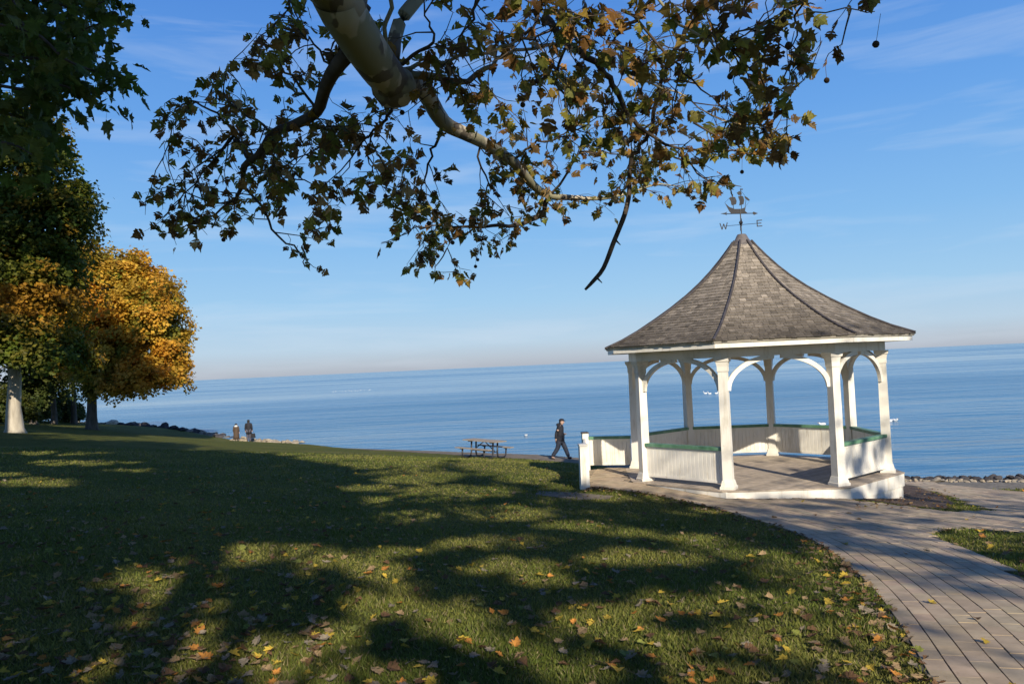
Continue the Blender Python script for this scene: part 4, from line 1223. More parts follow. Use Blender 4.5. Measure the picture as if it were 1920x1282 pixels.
# ------------------------------------------------------------------ leaf shapes
def leaf_outline(kind):
    if kind == 'maple':
        h = [(0, -.5), (.08, -.42), (.30, -.46), (.26, -.30), (.52, -.10), (.36, -.02), (.44, .22), (.22, .14), (.14, .30), (.20, .36), (0, .62)]
    else:
        h = [(0, -.42), (.16, -.46), (.34, -.36), (.40, -.22), (.58, -.06), (.42, .0), (.46, .16), (.28, .16), (.22, .30), (.12, .36), (0, .62)]
    return h + [(-x, y) for x, y in h[-2:0:-1]]
def leaf_mesh(kind, seed, col, name='leaf', mat=None):
    r = random.Random(seed)
    o = [(x * r.uniform(.88, 1.1), y * r.uniform(.93, 1.07)) for x, y in leaf_outline(kind)]
    fold, curl, tw = r.uniform(.1, .55), r.uniform(-.3, .6), r.uniform(-.4, .4)
    def bend(x, y): return (x * (1 - .25 * fold), y * (1 - .1 * abs(curl)), abs(x) * fold + curl * y * y * .9 + tw * x * y + r.uniform(-.03, .03))
    sp = [(0, -.25), (0, 0), (0, .3)]
    vs = [bend(*p) for p in o] + [bend(*p) for p in sp]
    n = len(o); fs = []
    for i in range(n):
        j = (i + 1) % n
        ym = (o[i][1] + o[j][1]) / 2
        c = n + (0 if ym < -.15 else 1 if ym < .18 else 2)
        fs.append((i, j, c))
    half = n // 2
    fs += [(n, n + 1, 4), (n + 1, n, n - 4), (n + 1, n + 2, 7), (n + 2, n + 1, n - 7)]
    # petiole
    k = len(vs); vs += [(-.012, -.45, .01), (.012, -.45, .01), (.01, -.85, .12), (-.01, -.85, .12)]; fs.append((k, k + 1, k + 2, k + 3))
    vs = [tuple(v) for v in vs]
    mb = MB()
    for f in fs:
        pass
    c = [tuple(np.clip(np.array(col) * r.uniform(.8, 1.2), 0, 1)) for _ in fs]
    mb.v, mb.f, mb.c = vs, fs, c
    me = mb.mesh(name)
    me.materials.append(mat or M['leaf'])
    return me
def tri_arrays(me):
    V = np.array([v.co for v in me.vertices]); T, C = [], []
    cl = me.color_attributes['col'].data
    for p in me.polygons:
        vi = list(p.vertices)
        for a in range(1, len(vi) - 1):
            T.append((vi[0], vi[a], vi[a + 1])); C.append(tuple(cl[p.loop_start].color)[:3])
    return V, np.array(T), np.array(C)
def joined(name, protos, sel, mats, mat, parent=None, loc=None):   # mats: (n,3,4) affine
    Vs, Fs, Cs, o = [], [], [], 0
    for k, me in enumerate(protos):
        V, T, C = tri_arrays(me)
        q = mats[sel == k]
        if not len(q): continue
        P = np.einsum('nij,vj->nvi', q[:, :, :3], V) + q[:, None, :, 3]
        Vs.append(P.reshape(-1, 3))
        Fs.append((T[None] + (o + np.arange(len(q)) * len(V))[:, None, None]).reshape(-1, 3)); o += len(q) * len(V)
        br = rng.uniform(.75, 1.25, (len(q), 1, 1))
        Cs.append((C[None] * br).reshape(-1, 3))
    return tag(link(name, mesh_np(name, np.concatenate(Vs), np.concatenate(Fs), np.concatenate(Cs)), mat, parent, loc), kind='stuff')

# ------------------------------------------------------------------ the plane tree whose limb hangs into view
ST = np.array([-2.5, -1.6]); SB = np.array([ST[0], ST[1], zt1(*ST)])
syc = thing('plane_tree', tuple(SB), 'plane tree with mottled cream bark, one leafy limb hanging in from the top', 'tree')
def L(P): return np.asarray(P, float) - SB
BOUND = [(285,120),(340,95),(400,118),(440,95),(462,50),(515,-40),(1740,-60),(1720,60),(1660,78),(1600,75),(1545,120),(1512,190),(1548,245),(1515,290),(1430,305),(1415,350),(1345,385),(1290,372),(1240,392),(1185,400),
         (1130,438),(1085,385),(1042,422),(970,445),(905,475),(890,512),(820,535),(770,505),(700,470),(688,385),(650,335),(655,440),(618,515),(560,508),(505,445),(470,385),(440,412),(395,455),(335,468),(270,425),(266,360),(296,310),(285,230)]
BR = {  # px, py, distance ahead, radius
 'limb': [(None, (-2.4, -1.0, 5.6), .30), (None, (-2.0, .6, 6.0), .22), (592, -70, 4.3, .150), (630, 0, 4.55, .138), (663, 55, 4.8, .134), (698, 108, 5.1, .132), (726, 145, 5.4, .128), (745, 158, 5.65, .110)],
 'a1': [(655, 98, 5.0, .055), (625, 135, 5.3, .05), (608, 170, 5.6, .045), (593, 211, 5.9, .043), (550, 235, 6.3, .040), (513, 250, 6.6, .036), (485, 290, 6.9, .033), (458, 312, 7.1, .030), (455, 345, 7.3, .022), (441, 375, 7.5, .014)],
 'a2': [(463, 296, 7.0, .016), (441, 253, 7.2, .013), (407, 215, 7.3, .011), (365, 192, 7.4, .009), (332, 186, 7.5, .007)],
 'a3': [(458, 350, 7.3, .014), (500, 404, 7.3, .012), (521, 442, 7.3, .010), (563, 472, 7.3, .008), (572, 501, 7.3, .005)],
 'a4': [(475, 340, 7.2, .010), (496, 320, 7.1, .009), (555, 303, 7.0, .007), (618, 265, 7.0, .004)],
 'a5': [(500, 350, 7.2, .008), (555, 333, 7.1, .007), (600, 355, 7.0, .005), (622, 371, 7.0, .004)],
 'a6': [(436, 376, 7.4, .012), (386, 408, 7.5, .009), (353, 425, 7.5, .006), (320, 440, 7.5, .003)],
 'a7': [(513, 250, 6.6, .014), (480, 225, 6.6, .011), (440, 205, 6.7, .008), (415, 160, 6.7, .006), (440, 110, 6.7, .004)],
 'a8': [(593, 211, 5.9, .013), (560, 160, 5.9, .010), (520, 120, 5.9, .008), (545, 60, 5.9, .006), (548, 10, 5.9, .005)],
 'a9': [(441, 253, 7.2, .010), (400, 290, 7.3, .008), (350, 330, 7.4, .006), (310, 375, 7.4, .004)],
 'a11': [(365, 192, 7.4, .009), (330, 235, 7.5, .007), (305, 290, 7.5, .005), (318, 330, 7.5, .003)],
 'a12': [(441, 253, 7.2, .009), (385, 320, 7.3, .007), (330, 380, 7.4, .006), (295, 415, 7.4, .003)],
 'a13': [(430, 380, 7.4, .009), (380, 375, 7.4, .007), (320, 350, 7.4, .005), (290, 370, 7.4, .003)],
 'a10': [(625, 135, 5.3, .010), (600, 95, 5.3, .008), (575, 70, 5.3, .006), (540, 45, 5.3, .004)],
 'b1': [(762, 185, 5.75, .016), (735, 215, 5.9, .013), (715, 232, 6.1, .012), (690, 252, 6.3, .009), (656, 265, 6.5, .006)],
 'b2': [(690, 255, 6.3, .008), (655, 300, 6.4, .006), (640, 330, 6.5, .003)],
 'b3': [(700, 250, 6.2, .008), (690, 290, 6.4, .006), (702, 328, 6.6, .004), (730, 360, 6.7, .003)],
 'c1': [(748, 150, 5.7, .085), (766, 148, 5.85, .075), (796, 172, 6.2, .07), (830, 228, 6.8, .068), (866, 248, 7.1, .064), (897, 263, 7.4, .06), (930, 282, 7.8, .057), (964, 306, 8.2, .053), (1000, 348, 8.7, .047), (1032, 367, 9.0, .042), (1082, 371, 9.2, .03), (1130, 372, 9.3, .022), (1180, 362, 9.4, .015), (1240, 345, 9.4, .009), (1300, 360, 9.4, .004)],
 'c2': [(1028, 372, 9.0, .032), (1015, 397, 9.0, .028), (998, 410, 8.9, .026), (970, 421, 8.8, .022), (939, 423, 8.7, .02), (889, 427, 8.6, .016), (834, 417, 8.5, .012), (796, 379, 8.4, .008), (760, 340, 8.4, .005)],
 'c3': [(889, 427, 8.6, .011), (850, 450, 8.5, .009), (830, 480, 8.5, .007), (815, 510, 8.5, .004)],
 'c4': [(834, 417, 8.5, .010), (790, 425, 8.4, .008), (755, 440, 8.4, .006), (715, 455, 8.4, .004)],
 'c5': [(830, 228, 6.8, .016), (815, 270, 6.9, .013), (800, 310, 7.0, .010), (790, 350, 7.1, .007), (800, 390, 7.2, .004)],
 'c6': [(964, 306, 8.2, .016), (985, 280, 8.0, .013), (1020, 265, 7.9, .010), (1060, 250, 7.8, .007), (1090, 215, 7.7, .004)],
 'c7': [(1032, 367, 9.0, .016), (1060, 330, 8.8, .013), (1085, 290, 8.6, .010), (1130, 285, 8.5, .008), (1180, 295, 8.4, .006)],
 'c8': [(897, 263, 7.4, .012), (900, 310, 7.5, .010), (915, 340, 7.6, .008), (905, 380, 7.7, .005)],
 'd1': [(758, 140, 5.7, .032), (813, 146, 5.8, .028), (863, 152, 5.9, .024), (905, 131, 6.0, .02), (952, 101, 6.1, .016), (1000, 90, 6.2, .013), (1066, 79, 6.3, .02)],
 'd2': [(752, 132, 5.65, .018), (800, 117, 5.7, .016), (830, 112, 5.7, .014), (922, 97, 5.8, .012), (973, 76, 5.8, .009), (1020, 60, 5.8, .006)],
 'd3': [(745, 120, 5.5, .016), (790, 100, 5.4, .012), (812, 70, 5.3, .010), (806, 35, 5.2, .007), (795, 0, 5.2, .005)],
 'd4': [(722, 100, 5.2, .017), (724, 72, 5.1, .016), (727, 20, 5.0, .015), (730, -40, 4.9, .014)],
 'd5': [(735, 110, 5.6, .055), (748, 45, 5.7, .052), (782, 0, 5.8, .050), (830, -50, 6.0, .048)],
 'd6': [(973, 76, 5.8, .010), (1010, 70, 5.6, .008), (1060, 40, 5.4, .006), (1110, 30, 5.3, .004)],
 'e1': [(1020, 30, 6.4, .032), (1066, 79, 6.4, .03), (1105, 109, 6.5, .028), (1135, 140, 6.6, .026), (1158, 172, 6.7, .024), (1188, 225, 6.9, .02), (1228, 262, 7.0, .014), (1290, 280, 7.0, .010), (1346, 284, 6.9, .008), (1424, 290, 6.7, .007), (1468, 273, 6.5, .005), (1503, 249, 6.4, .003)],
 'e2': [(1330, -40, 6.6, .026), (1300, 40, 6.7, .024), (1276, 83, 6.8, .022), (1250, 130, 6.9, .021), (1236, 162, 7.0, .02), (1223, 231, 7.1, .02), (1198, 270, 7.2, .02), (1184, 297, 7.2, .021)],
 'e4': [(1260, -40, 5.4, .020), (1215, 9, 5.5, .016), (1190, 35, 5.6, .014), (1167, 57, 5.7, .010), (1140, 90, 5.9, .006)],
 'e5': [(1167, 20, 5.5, .012), (1188, 30, 5.5, .011), (1258, 109, 5.6, .009), (1300, 150, 5.6, .007), (1350, 200, 5.6, .004)],
 'e6': [(1225, -30, 5.0, .010), (1254, 26, 5.0, .009), (1311, 70, 5.0, .008), (1354, 83, 5.0, .007), (1402, 52, 4.9, .006), (1477, 30, 4.8, .005), (1586, 20, 4.7, .004), (1640, 22, 4.7, .003)],
 'e7': [(1158, 100, 6.3, .010), (1180, 130, 6.3, .010), (1210, 153, 6.2, .009), (1267, 172, 6.2, .007), (1330, 215, 6.1, .005), (1400, 230, 6.0, .003)],
 'e8': [(1402, 52, 4.9, .006), (1440, 85, 4.9, .005), (1477, 88, 4.9, .004), (1520, 100, 4.9, .003)],
 'e9': [(1354, 83, 5.0, .007), (1400, 120, 5.0, .006), (1440, 160, 5.1, .005), (1485, 170, 5.1, .003)],
 'e10': [(1300, 230, 6.6, .010), (1350, 255, 6.5, .008), (1400, 200, 6.4, .006), (1420, 160, 6.3, .004)],
 'e11': [(1228, 262, 7.0, .010), (1290, 310, 7.0, .008), (1340, 340, 6.9, .006), (1390, 350, 6.8, .003)],
 'e12': [(1066, 79, 6.4, .014), (1045, 150, 6.6, .011), (1065, 200, 6.7, .009), (1082, 245, 6.8, .006), (1120, 220, 6.8, .004)],
 'e13': [(1000, -30, 5.2, .014), (1010, 30, 5.2, .011), (985, 70, 5.2, .008), (1000, 130, 5.3, .005)],
 'e14': [(900, -40, 5.4, .014), (890, 20, 5.4, .011), (870, 60, 5.5, .008), (850, 95, 5.5, .005)],
 'e15': [(1480, -40, 4.7, .010), (1500, 10, 4.7, .008), (1490, 50, 4.8, .006), (1500, 100, 4.8, .004)],
 'f1': [(690, 20, 5.4, .030), (640, -30, 5.2, .03)],
 'f2': [(548, -40, 5.9, .012), (545, 15, 5.9, .010), (520, 45, 5.9, .006), (500, 60, 5.9, .004)],
 'stub': [(1184, 297, 7.2, .021), (1180, 340, 7.2, .023), (1180, 362, 7.2, .023), (1171, 402, 7.2, .024), (1160, 432, 7.2, .023), (1149, 459, 7.2, .023), (1132, 502, 7.2, .021), (1112, 527, 7.2, .019), (1097, 543, 7.2, .012)],
}
def catmull(P, n=4):
    P = np.asarray(P, float); Q = []
    for i in range(len(P) - 1):
        a, b_, c, d = P[max(i - 1, 0)], P[i], P[i + 1], P[min(i + 2, len(P) - 1)]
        for k in range(n):
            t = k / n
            Q.append(.5 * (2 * b_ + (c - a) * t + (2 * a - 5 * b_ + 4 * c - d) * t * t + (3 * b_ - a - 3 * c + d) * t ** 3))
    Q.append(P[-1]); return np.array(Q)
BP = {}
mbt = MB()
zt0 = SB[2]
mbt.tube([L(p) for p in [(ST[0], ST[1], zt0 - .2), (ST[0], ST[1], zt0 + .25), (ST[0] + .02, ST[1], zt0 + 1.2), (ST[0] + .03, ST[1] + .1, zt0 + 3.0), (ST[0], ST[1] + .2, zt0 + 4.6), (ST[0] + .2, ST[1] - .2, zt0 + 7), (ST[0], ST[1] - .3, zt0 + 10), (ST[0] + .5, ST[1], zt0 + 13)]], [.55, .42, .36, .34, .33, .26, .18, .07], 14)
for k in range(9):
    a = k * 2.4; z = zt0 + 5.2 + k * .85; Lr = 5.0 - .35 * k
    p = np.array([ST[0], ST[1] - .2, z]); d = np.array([math.cos(a), math.sin(a) - .25, .45]); d /= np.linalg.norm(d)
    if d[1] > .35: d[2] += .9
    mbt.tube([L(p), L(p + d * Lr * .4), L(p + d * Lr * .75 + np.array([0, 0, .3])), L(p + d * Lr)], [.13, .09, .06, .02], 7)
mbt.build('trunk', M['plane'], syc, True)
PALE = {'d1', 'd2', 'd4', 'd5', 'c1', 'e6', 'e7'}
for nm, pts in BR.items():
    P, rr = [], []
    for q in pts:
        if q[0] is None: P.append(np.array(q[1])); rr.append(q[2])
        else: P.append(at(q[0], q[1], q[2])); rr.append(q[3])
    Q = catmull(np.concatenate([np.array(P), np.array(rr)[:, None]], 1), 3)
    if nm not in ('limb', 'd5', 'f1', 'c1', 'a1', 'stub'): Q[1:-1, :3] += rng.normal(0, .012, (len(Q) - 2, 3))
    BP[nm] = Q
    mb = MB(); mb.tube([L(p) for p in Q[:, :3]], list(Q[:, 3]), 14 if nm == 'limb' else 8 if Q[0, 3] > .03 else 5)
    if nm == 'limb':                                    # swollen collar where the limb was cut back
        e = L(at(738, 160, 5.55)); mb.lathe([(.02, -.15), (.10, -.13), (.15, -.06), (.16, .0), (.13, .08), (.05, .13)], 14, e)
    if nm == 'stub':
        for f_ in (5, 14, 20): mb.tube([L(Q[f_, :3]), L(Q[f_, :3]) + np.array([.05, .02, -.05])], [.012, .004], 5)
    mb.build('limb' if nm == 'limb' else 'branch', M['plane'] if nm in PALE or nm == 'limb' else M['twig'], syc, True)

# twigs with leaves and seed balls
tw = MB(); LP, LD, balls = [], [], []
def grow(p, d, Ln, r_, lvl):
    k = 4; pts = [p]; dd = d.copy()
    for i in range(k):
        dd = dd + rng.normal(0, .28, 3) + np.array([0, 0, -.05]); dd /= np.linalg.norm(dd)
        pts.append(pts[-1] + dd * Ln / k)
    pp = project(np.array(pts))[0]
    if not inside(BOUND, pp[-1:, 0], pp[-1:, 1])[0] and pp[-1, 1] > -50:
        if lvl == 1: return
        pts = pts[:3]
        if not inside(BOUND, pp[2:3, 0], pp[2:3, 1])[0]: return
    tw.tube([L(q) for q in pts], list(np.linspace(r_, .0022, len(pts))), 4, False)
    for i in range(1, len(pts)):
        if rng.random() < (.66 if i < len(pts) - 1 else .95):
            for _ in range(1 if rng.random() < .62 else 2):
                o = rng.normal(0, 1, 3); o /= np.linalg.norm(o)
                LP.append(pts[i]); LD.append(o * .9 + dd * .6 + np.array([0, 0, -.75]))
        if lvl == 1 and i < len(pts) - 1 and rng.random() < .5:
            sd = dd * .5 + rng.normal(0, .6, 3) + np.array([0, 0, -.1]); sd /= np.linalg.norm(sd)
            grow(pts[i], sd, Ln * .55, r_ * .6, 2)
    if rng.random() < .085: balls.append((pts[-1], rng.uniform(.06, .17)))
skip = {'limb', 'stub', 'd5', 'f1', 'd4'}
for nm, Q in BP.items():
    if nm in skip: continue
    seg = np.linalg.norm(np.diff(Q[:, :3], axis=0), axis=1); cum = np.concatenate([[0], np.cumsum(seg)])
    thick = Q[0, 3] > .05
    s_ = cum[-1] * (.45 if nm == 'c1' else .28 if nm == 'a1' else .1)
    while s_ < cum[-1]:
        p = np.array([np.interp(s_, cum, Q[:, k]) for k in range(3)])
        i = min(np.searchsorted(cum, s_), len(Q) - 1); t_ = Q[i, :3] - Q[i - 1, :3]; t_ /= np.linalg.norm(t_)
        d = t_ * .5 + rng.normal(0, .75, 3) + np.array([0, 0, -.15]); d /= np.linalg.norm(d)
        grow(p, d, rng.uniform(.30, .65), .006, 1)
        s_ += rng.uniform(.105, .20) * (.85 if nm in ('e6',) else 1.35 if nm in ('e8', 'e9', 'e15', 'e5', 'e10', 'd1', 'd2') else 1) * (1.2 if nm[0] == 'a' or nm[0] == 'b' else 1.0)
    grow(Q[-1, :3], t_, .35, .005, 1)
tag(tw.build('twig_spray', M['twig'], syc), kind='stuff')
LP, LD = np.array(LP), np.array(LD)
qv = project(LP)[0]; kv = ~((qv[:, 0] > 1335) & (qv[:, 0] < 1440) & (qv[:, 1] > 352)); LP, LD = LP[kv], LD[kv]
def leaf_frames(P, D, size, r):
    n_ = len(P)
    y = D / np.linalg.norm(D, axis=1)[:, None]
    x = np.cross(y, r.normal(size=(n_, 3))); x /= np.linalg.norm(x, axis=1)[:, None]
    z = np.cross(x, y)
    Mx = np.stack([x, y, z], -1) * size[:, None, None]
    o = P + y * size[:, None] * .85
    return np.concatenate([Mx, o[:, :, None]], -1)
sz = rng.uniform(.06, .13, len(LP))
FR = leaf_frames(LP, LD, sz, rng)
scol = [(.19, .20, .035), (.25, .22, .04), (.33, .22, .04), (.36, .19, .045), (.23, .115, .03), (.55, .37, .16), (.38, .34, .06), (.16, .095, .03)]
sprot = [leaf_mesh('plane', 100 + i, scol[i % 8]) for i in range(16)]
sel = rng.choice(16, len(LP), p=np.array([1.1, 1.2, 1.1, 1, 1, .4, .7, .9] * 2) / 14.8)
px_, dp_ = project(FR[:, :, 3])
vis = (px_[:, 0] > -15) & (px_[:, 0] < IW + 15) & (px_[:, 1] > -15) & (dp_ > 1)
nz_ = np.abs(np.einsum('ni,ni->n', FR[:, :, 2] / sz[:, None], (FR[:, :, 3] - EYE) / np.linalg.norm(FR[:, :, 3] - EYE, axis=1)[:, None]))
score = (sz / dp_) ** 2 * (.15 + nz_) * vis
order = np.argsort(-score)
print('plane leaves', len(LP), 'in view', vis.sum(), 'balls', len(balls))
for i in order[:300]:
    o = link('leaf', sprot[sel[i]], None, syc)
    mm_ = Matrix([list(FR[i, k]) for k in range(3)] + [[0, 0, 0, 1]]); mm_.translation -= Vector(SB)
    o.matrix_local = mm_
rest = order[300:]
FRr = FR[rest].copy(); FRr[:, :, 3] -= SB
joined('foliage', sprot, sel[rest], FRr, M['leaf'], syc)
bm_ = MB(); bm_.lathe([(.003, -.021), (.013, -.017), (.0205, -.006), (.0205, .006), (.013, .017), (.003, .021)], 9)
for i in range(len(bm_.v)): bm_.v[i] = tuple(c * random.uniform(.93, 1.07) for c in bm_.v[i])
bme = bm_.mesh('seed_ball', True); bme.materials.append(M['ball'])
bl = [(p, h_) for p, h_ in balls]
bl.append((at(1651, 26, 4.7), .17)); bl.append((at(745, 186, 5.7), .10))
stk = MB()
for p, h_ in bl[:300]:
    e = np.array(p) + np.array([rng.normal(0, .02), rng.normal(0, .02), -h_])
    stk.tube([L(p), L(e)], .0018, 3, False)
    o = link('seed_ball', bme, None, syc); o.location = Vector(L(e)); o.scale = (random.uniform(.8, 1.1),) * 3
tag(stk.build('seed_stalk', M['twig'], syc), kind='stuff')

# ------------------------------------------------------------------ light pattern on the lawn: gaps in the crowns of the trees behind and beside the camera
LIT = [(460,1020,52,34),(590,1035,48,42),(330,1120,85,55),(300,1095,90,28),(390,1110,30,60),(250,1180,50,20),(560,1250,110,42),(330,1240,90,40),(210,1260,60,25),(640,1190,45,25),(720,1140,70,22),(860,1165,80,32),(960,1215,120,36),(760,1270,60,22),
 (1140,1165,85,40),(1230,1130,60,22),(1060,1255,110,32),(1260,1210,75,30),(1330,1130,80,30),(1400,1205,110,32),(1480,1130,70,26),(1330,1265,90,26),(1550,1210,70,40),(1620,1260,70,40),(700,1065,70,20),(760,1035,60,10),(930,1060,75,16),(860,1020,50,10),
 (1010,1085,50,12),(1150,1045,70,14),(1260,1050,60,13),(940,962,100,14),(760,965,60,9),(1080,985,60,10),(1180,1000,50,8),(1300,1010,60,9),(1420,1040,60,12),(1480,1060,40,12),(820,925,80,15),(900,925,70,10),(700,940,40,8),(1010,880,110,24),(930,872,60,14),(1180,930,90,10),(1060,910,50,10),(1300,960,60,7),
 (770,900,60,9),(830,890,50,6),(690,915,50,7),(620,857,60,6),(560,850,40,4),(690,870,50,5),(150,868,110,5),(60,905,75,9),(20,890,40,6),(250,882,50,4),(110,850,80,4),(420,822,260,5.5),(230,812,150,4),(540,838,60,3),(640,848,60,4),(760,862,60,5),(500,845,30,3)]
LIT = np.array(LIT, float)
def lit_prob(P):                                         # probability that a crown leaf here is missing, by where its shadow would fall
    s_ = (P[:, 2] - 0.2) / SUN[2]
    for _ in range(3):
        G = P - SUN * s_[:, None]
        s_ = s_ + (G[:, 2] - zr(G[:, 0], G[:, 1])) / SUN[2]
    G = P - SUN * s_[:, None]
    q, d = project(G)
    x, y = q[:, 0], q[:, 1]
    n1 = np.sin(G[:, 0] * 3.9 + 2 * np.sin(G[:, 1] * 2.1)) * np.sin(G[:, 1] * 3.1 + 1.7 * np.sin(G[:, 0] * 2.7)) + .5 * np.sin(G[:, 0] * 7.3 + G[:, 1] * 2.2) * np.sin(G[:, 1] * 5.9 - G[:, 0] * 3.1)
    pr = np.full(len(P), .03)
    e = (((x[:, None] - LIT[:, 0]) / LIT[:, 2]) ** 2 + ((y[:, None] - LIT[:, 1]) / LIT[:, 3]) ** 2).min(1)
    pr = np.maximum(pr, np.clip(1.85 - (e + .8 * n1) * .85, 0, 1.0))
    dp = (np.sin(G[:, 0] * 2.1 + 1.5 * np.sin(G[:, 1] * .9)) * np.sin(G[:, 1] * 1.5 + 1.2 * np.sin(G[:, 0] * .8)) + .35 * n1 > .30) & (x > 480) & (y > 860)
    pr = np.where(dp, np.maximum(pr, .9), pr)
    ph = .5 + .5 * np.sin(G[:, 0] * 2.3 + 2 * np.sin(G[:, 1] * 1.1)) * np.sin(G[:, 1] * 2.9 + G[:, 0])
    onp = on_path(G[:, 0], G[:, 1]) | ((x > 1560 + (1282 - y) * -.25) & (y > 880))
    st_ = np.sin(G[:, 0] * 5.5 + G[:, 1] * 1.3 + 1.5 * np.sin(G[:, 1] * .8))
    pr = np.where(onp, np.where((ph < .42) & (st_ > -.2), .74, .98), pr)
    # sunlight that reaches the gazebo, the beach and everything beyond the lawn crest
    for zz in (0.5, 2.0, 3.3, 4.6, 5.8):
        w = (P[:, 2] - zz) / SUN[2]; H = P - SUN * w[:, None]
        near = ((H[:, 0] - GC[0]) ** 2 + (H[:, 1] - GC[1]) ** 2) < (4.5 if zz < 4 else 2.8 if zz < 5 else 1.2) ** 2
        low = near & (zz < 2) & (H[:, 0] > GC[0] + 1.2) & (np.sin(H[:, 0] * 9) > .1)
        pr = np.where(near, np.maximum(pr, np.where(low, .80, .993)), pr)
    w = (38.5 - P[:, 1]) / -SUN[1]; H = P - SUN * w[:, None]
    trk = (np.abs(H[:, 0] + 23.7) < 1.1) & (H[:, 2] > .4) & (H[:, 2] < 3.9) & (w > 0)
    pr = np.where((G[:, 1] > 30) & (G[:, 0] > -7), 1, pr)
    pr = np.where((G[:, 1] > 56 + .2 * G[:, 0]), 1, pr)
    w = (5.8 - P[:, 1]) / -SUN[1]; H = P - SUN * w[:, None]             # the hanging limb is in the shade of its own crown
    pr = np.where((H[:, 0] > -4.5) & (H[:, 0] < -.3) & (H[:, 2] > 3.4) & (H[:, 2] < 7) & (w > 0), np.minimum(pr, .06), pr)
    w = (38.5 - P[:, 1]) / -SUN[1]; H = P - SUN * w[:, None]            # the green maple stands in its neighbours' shade
    pr = np.where((H[:, 0] > -34) & (H[:, 0] < -18.8) & (H[:, 2] > 3.2) & (H[:, 2] < 16) & (w > 0), np.where(np.sin(H[:, 0] * 1.3) * np.sin(H[:, 2] * 1.7) > .55, .8, .05), pr)
    pr = np.where(trk, 1, pr)
    skirt = (H[:, 0] > -26) & (H[:, 0] < -18.5) & (w > 0) & (H[:, 2] > 3.6) & (H[:, 2] < 7.8)       # sun slips in under the neighbours onto its lower boughs
    pr = np.where(skirt, np.maximum(pr, np.where((H[:, 2] > 6.0) | (np.sin(H[:, 0] * 2.2) > -.3), .97, .3)), pr)
    return np.where((d > 1) & (y > IH + 40), np.where(ph > .5, .5, .1), pr)
rk = np.random.default_rng(5)
def keep_off(allow=None):
    def f(P0, base):
        P = P0 + base
        q, d = project(P)
        m_ = 60
        infr = (d > .3) & (q[:, 0] > -m_) & (q[:, 0] < IW + m_) & (q[:, 1] > -m_) & (q[:, 1] < IH + m_)
        if allow is not None: infr &= ~inside(allow, q[:, 0], q[:, 1])
        return ~infr & (rk.random(len(P)) > lit_prob(P))
    return f
def shade_tree(name, x, y, h_tr, r0_, barkm, blobs, npads, per, padr, leaf, cf, label, allow=None, group=None):
    b_ = (x, y, zt1(x, y)); kf = keep_off(allow); ba = np.array(b_)
    return tree(name, b_, h_tr, r0_, barkm, [(x + q[0], y + q[1], b_[2] + q[2], *q[3:]) for q in blobs], npads, per, padr, leaf, cf, label, 17, 4.2, keep=lambda P: kf(P, ba), group=group, seedpow=.55)
NEAR = [(-80, -80), (190, -80), (200, 60), (150, 130), (110, 165), (75, 195), (85, 250), (50, 300), (-80, 320)]
shade_tree('near_maple', -10.5, 9.0, 11, .38, M['bark'], [(0, 0, 9, 5.0, 4.6, 4.4), (2.0, 1.0, 6.6, 3.6, 3.4, 2.6), (0, -1, 12, 3.6, 3.6, 3)], 1500, 44, .55, .19, c_dark,
           'maple with dense dark green foliage hanging in at the top left corner', NEAR)
# the plane tree's own upper crown, above and behind the camera
kf = keep_off(None)
V, F, c, P = crown([(0, -1, 11, 5.5, 5, 4.0), (3.5, 0, 9.5, 4.0, 4.5, 2.8), (-3.5, 1, 10, 4, 4.5, 3), (1.5, 3.0, 9.6, 4.0, 3.5, 1.9), (0, -3, 14, 4, 4, 3)], 2600, 42, .6, .21, c_plane, keep=lambda P: kf(P, SB), seedpow=.6)
tag(link('crown', mesh_np('crown', V, F, c), M['leaf'], syc), kind='stuff')
for (x, y, s_, lab) in ((-15, 4, 1.1, 'tall leafy tree beyond the left edge of the picture shading the lawn'), (-8.5, -11, 1.15, 'leafy tree standing behind the camera to the left'), (2.5, -13, 1.2, 'leafy tree standing behind the camera in the middle'),
                        (10, -9, 1.0, 'leafy tree standing behind the camera to the right'), (16.5, -6, .95, 'leafy tree standing far to the right behind the camera'), (-19.5, 20.5, 1.5, 'tall leafy tree out of view at the left that shades the far lawn')):
    shade_tree('shade_tree', x, y, 12 * s_, .36, M['bark'], [(0, 0, 9.5 * s_, 5.5 * s_, 5.5 * s_, 4.5 * s_), (2, 1, 7 * s_, 4.5, 4.5, 2.6), (-2, -1, 12.5 * s_, 4, 4, 3), (0, 0, 15 * s_, 3, 3, 2.5)], 2300, 40, .62, .24, c_green, lab, None, 'trees around the viewpoint that shade the lawn')

# near maple twigs with single leaves in the top left corner
nm_ = [o for o in COL.objects if o.name == 'near_maple'][0]; NB = np.array(nm_.location)
nl = []; mbn = MB()
npaths = [[(-60, 40), (60, 60), (120, 110), (165, 130), (205, 140), (250, 150)], [(-60, 150), (60, 170), (110, 160), (160, 175), (210, 170)], [(-60, 200), (40, 220), (90, 235), (120, 225)], [(-60, -20), (80, 0), (150, 20), (190, 5), (225, -10)], [(-60, 260), (20, 270), (60, 290)],
          [(-60, 90), (80, 110), (150, 60), (200, 40)], [(0, -60), (40, 40), (70, 110), (100, 190)], [(-60, 120), (30, 130), (100, 125), (150, 130)]]
for pa in npaths:
    dpt = rng.uniform(6.6, 8.2)
    Q = catmull(np.array([at(x, y, dpt + rng.uniform(-.3, .3)) for x, y in pa]), 4)
    mbn.tube([q - NB for q in Q], list(np.linspace(.018, .004, len(Q))), 5, False)
    for q in Q:
        for _ in range(6):
            p = q + rng.normal(0, .20, 3); nl.append((p, rng.normal(0, .7, 3) + np.array([.2, 0, -.8])))
mbn.build('branch', M['twig'], nm_, True)
nP, nD = np.array([a for a, _ in nl]), np.array([b_ for _, b_ in nl])
qn = project(nP)[0]
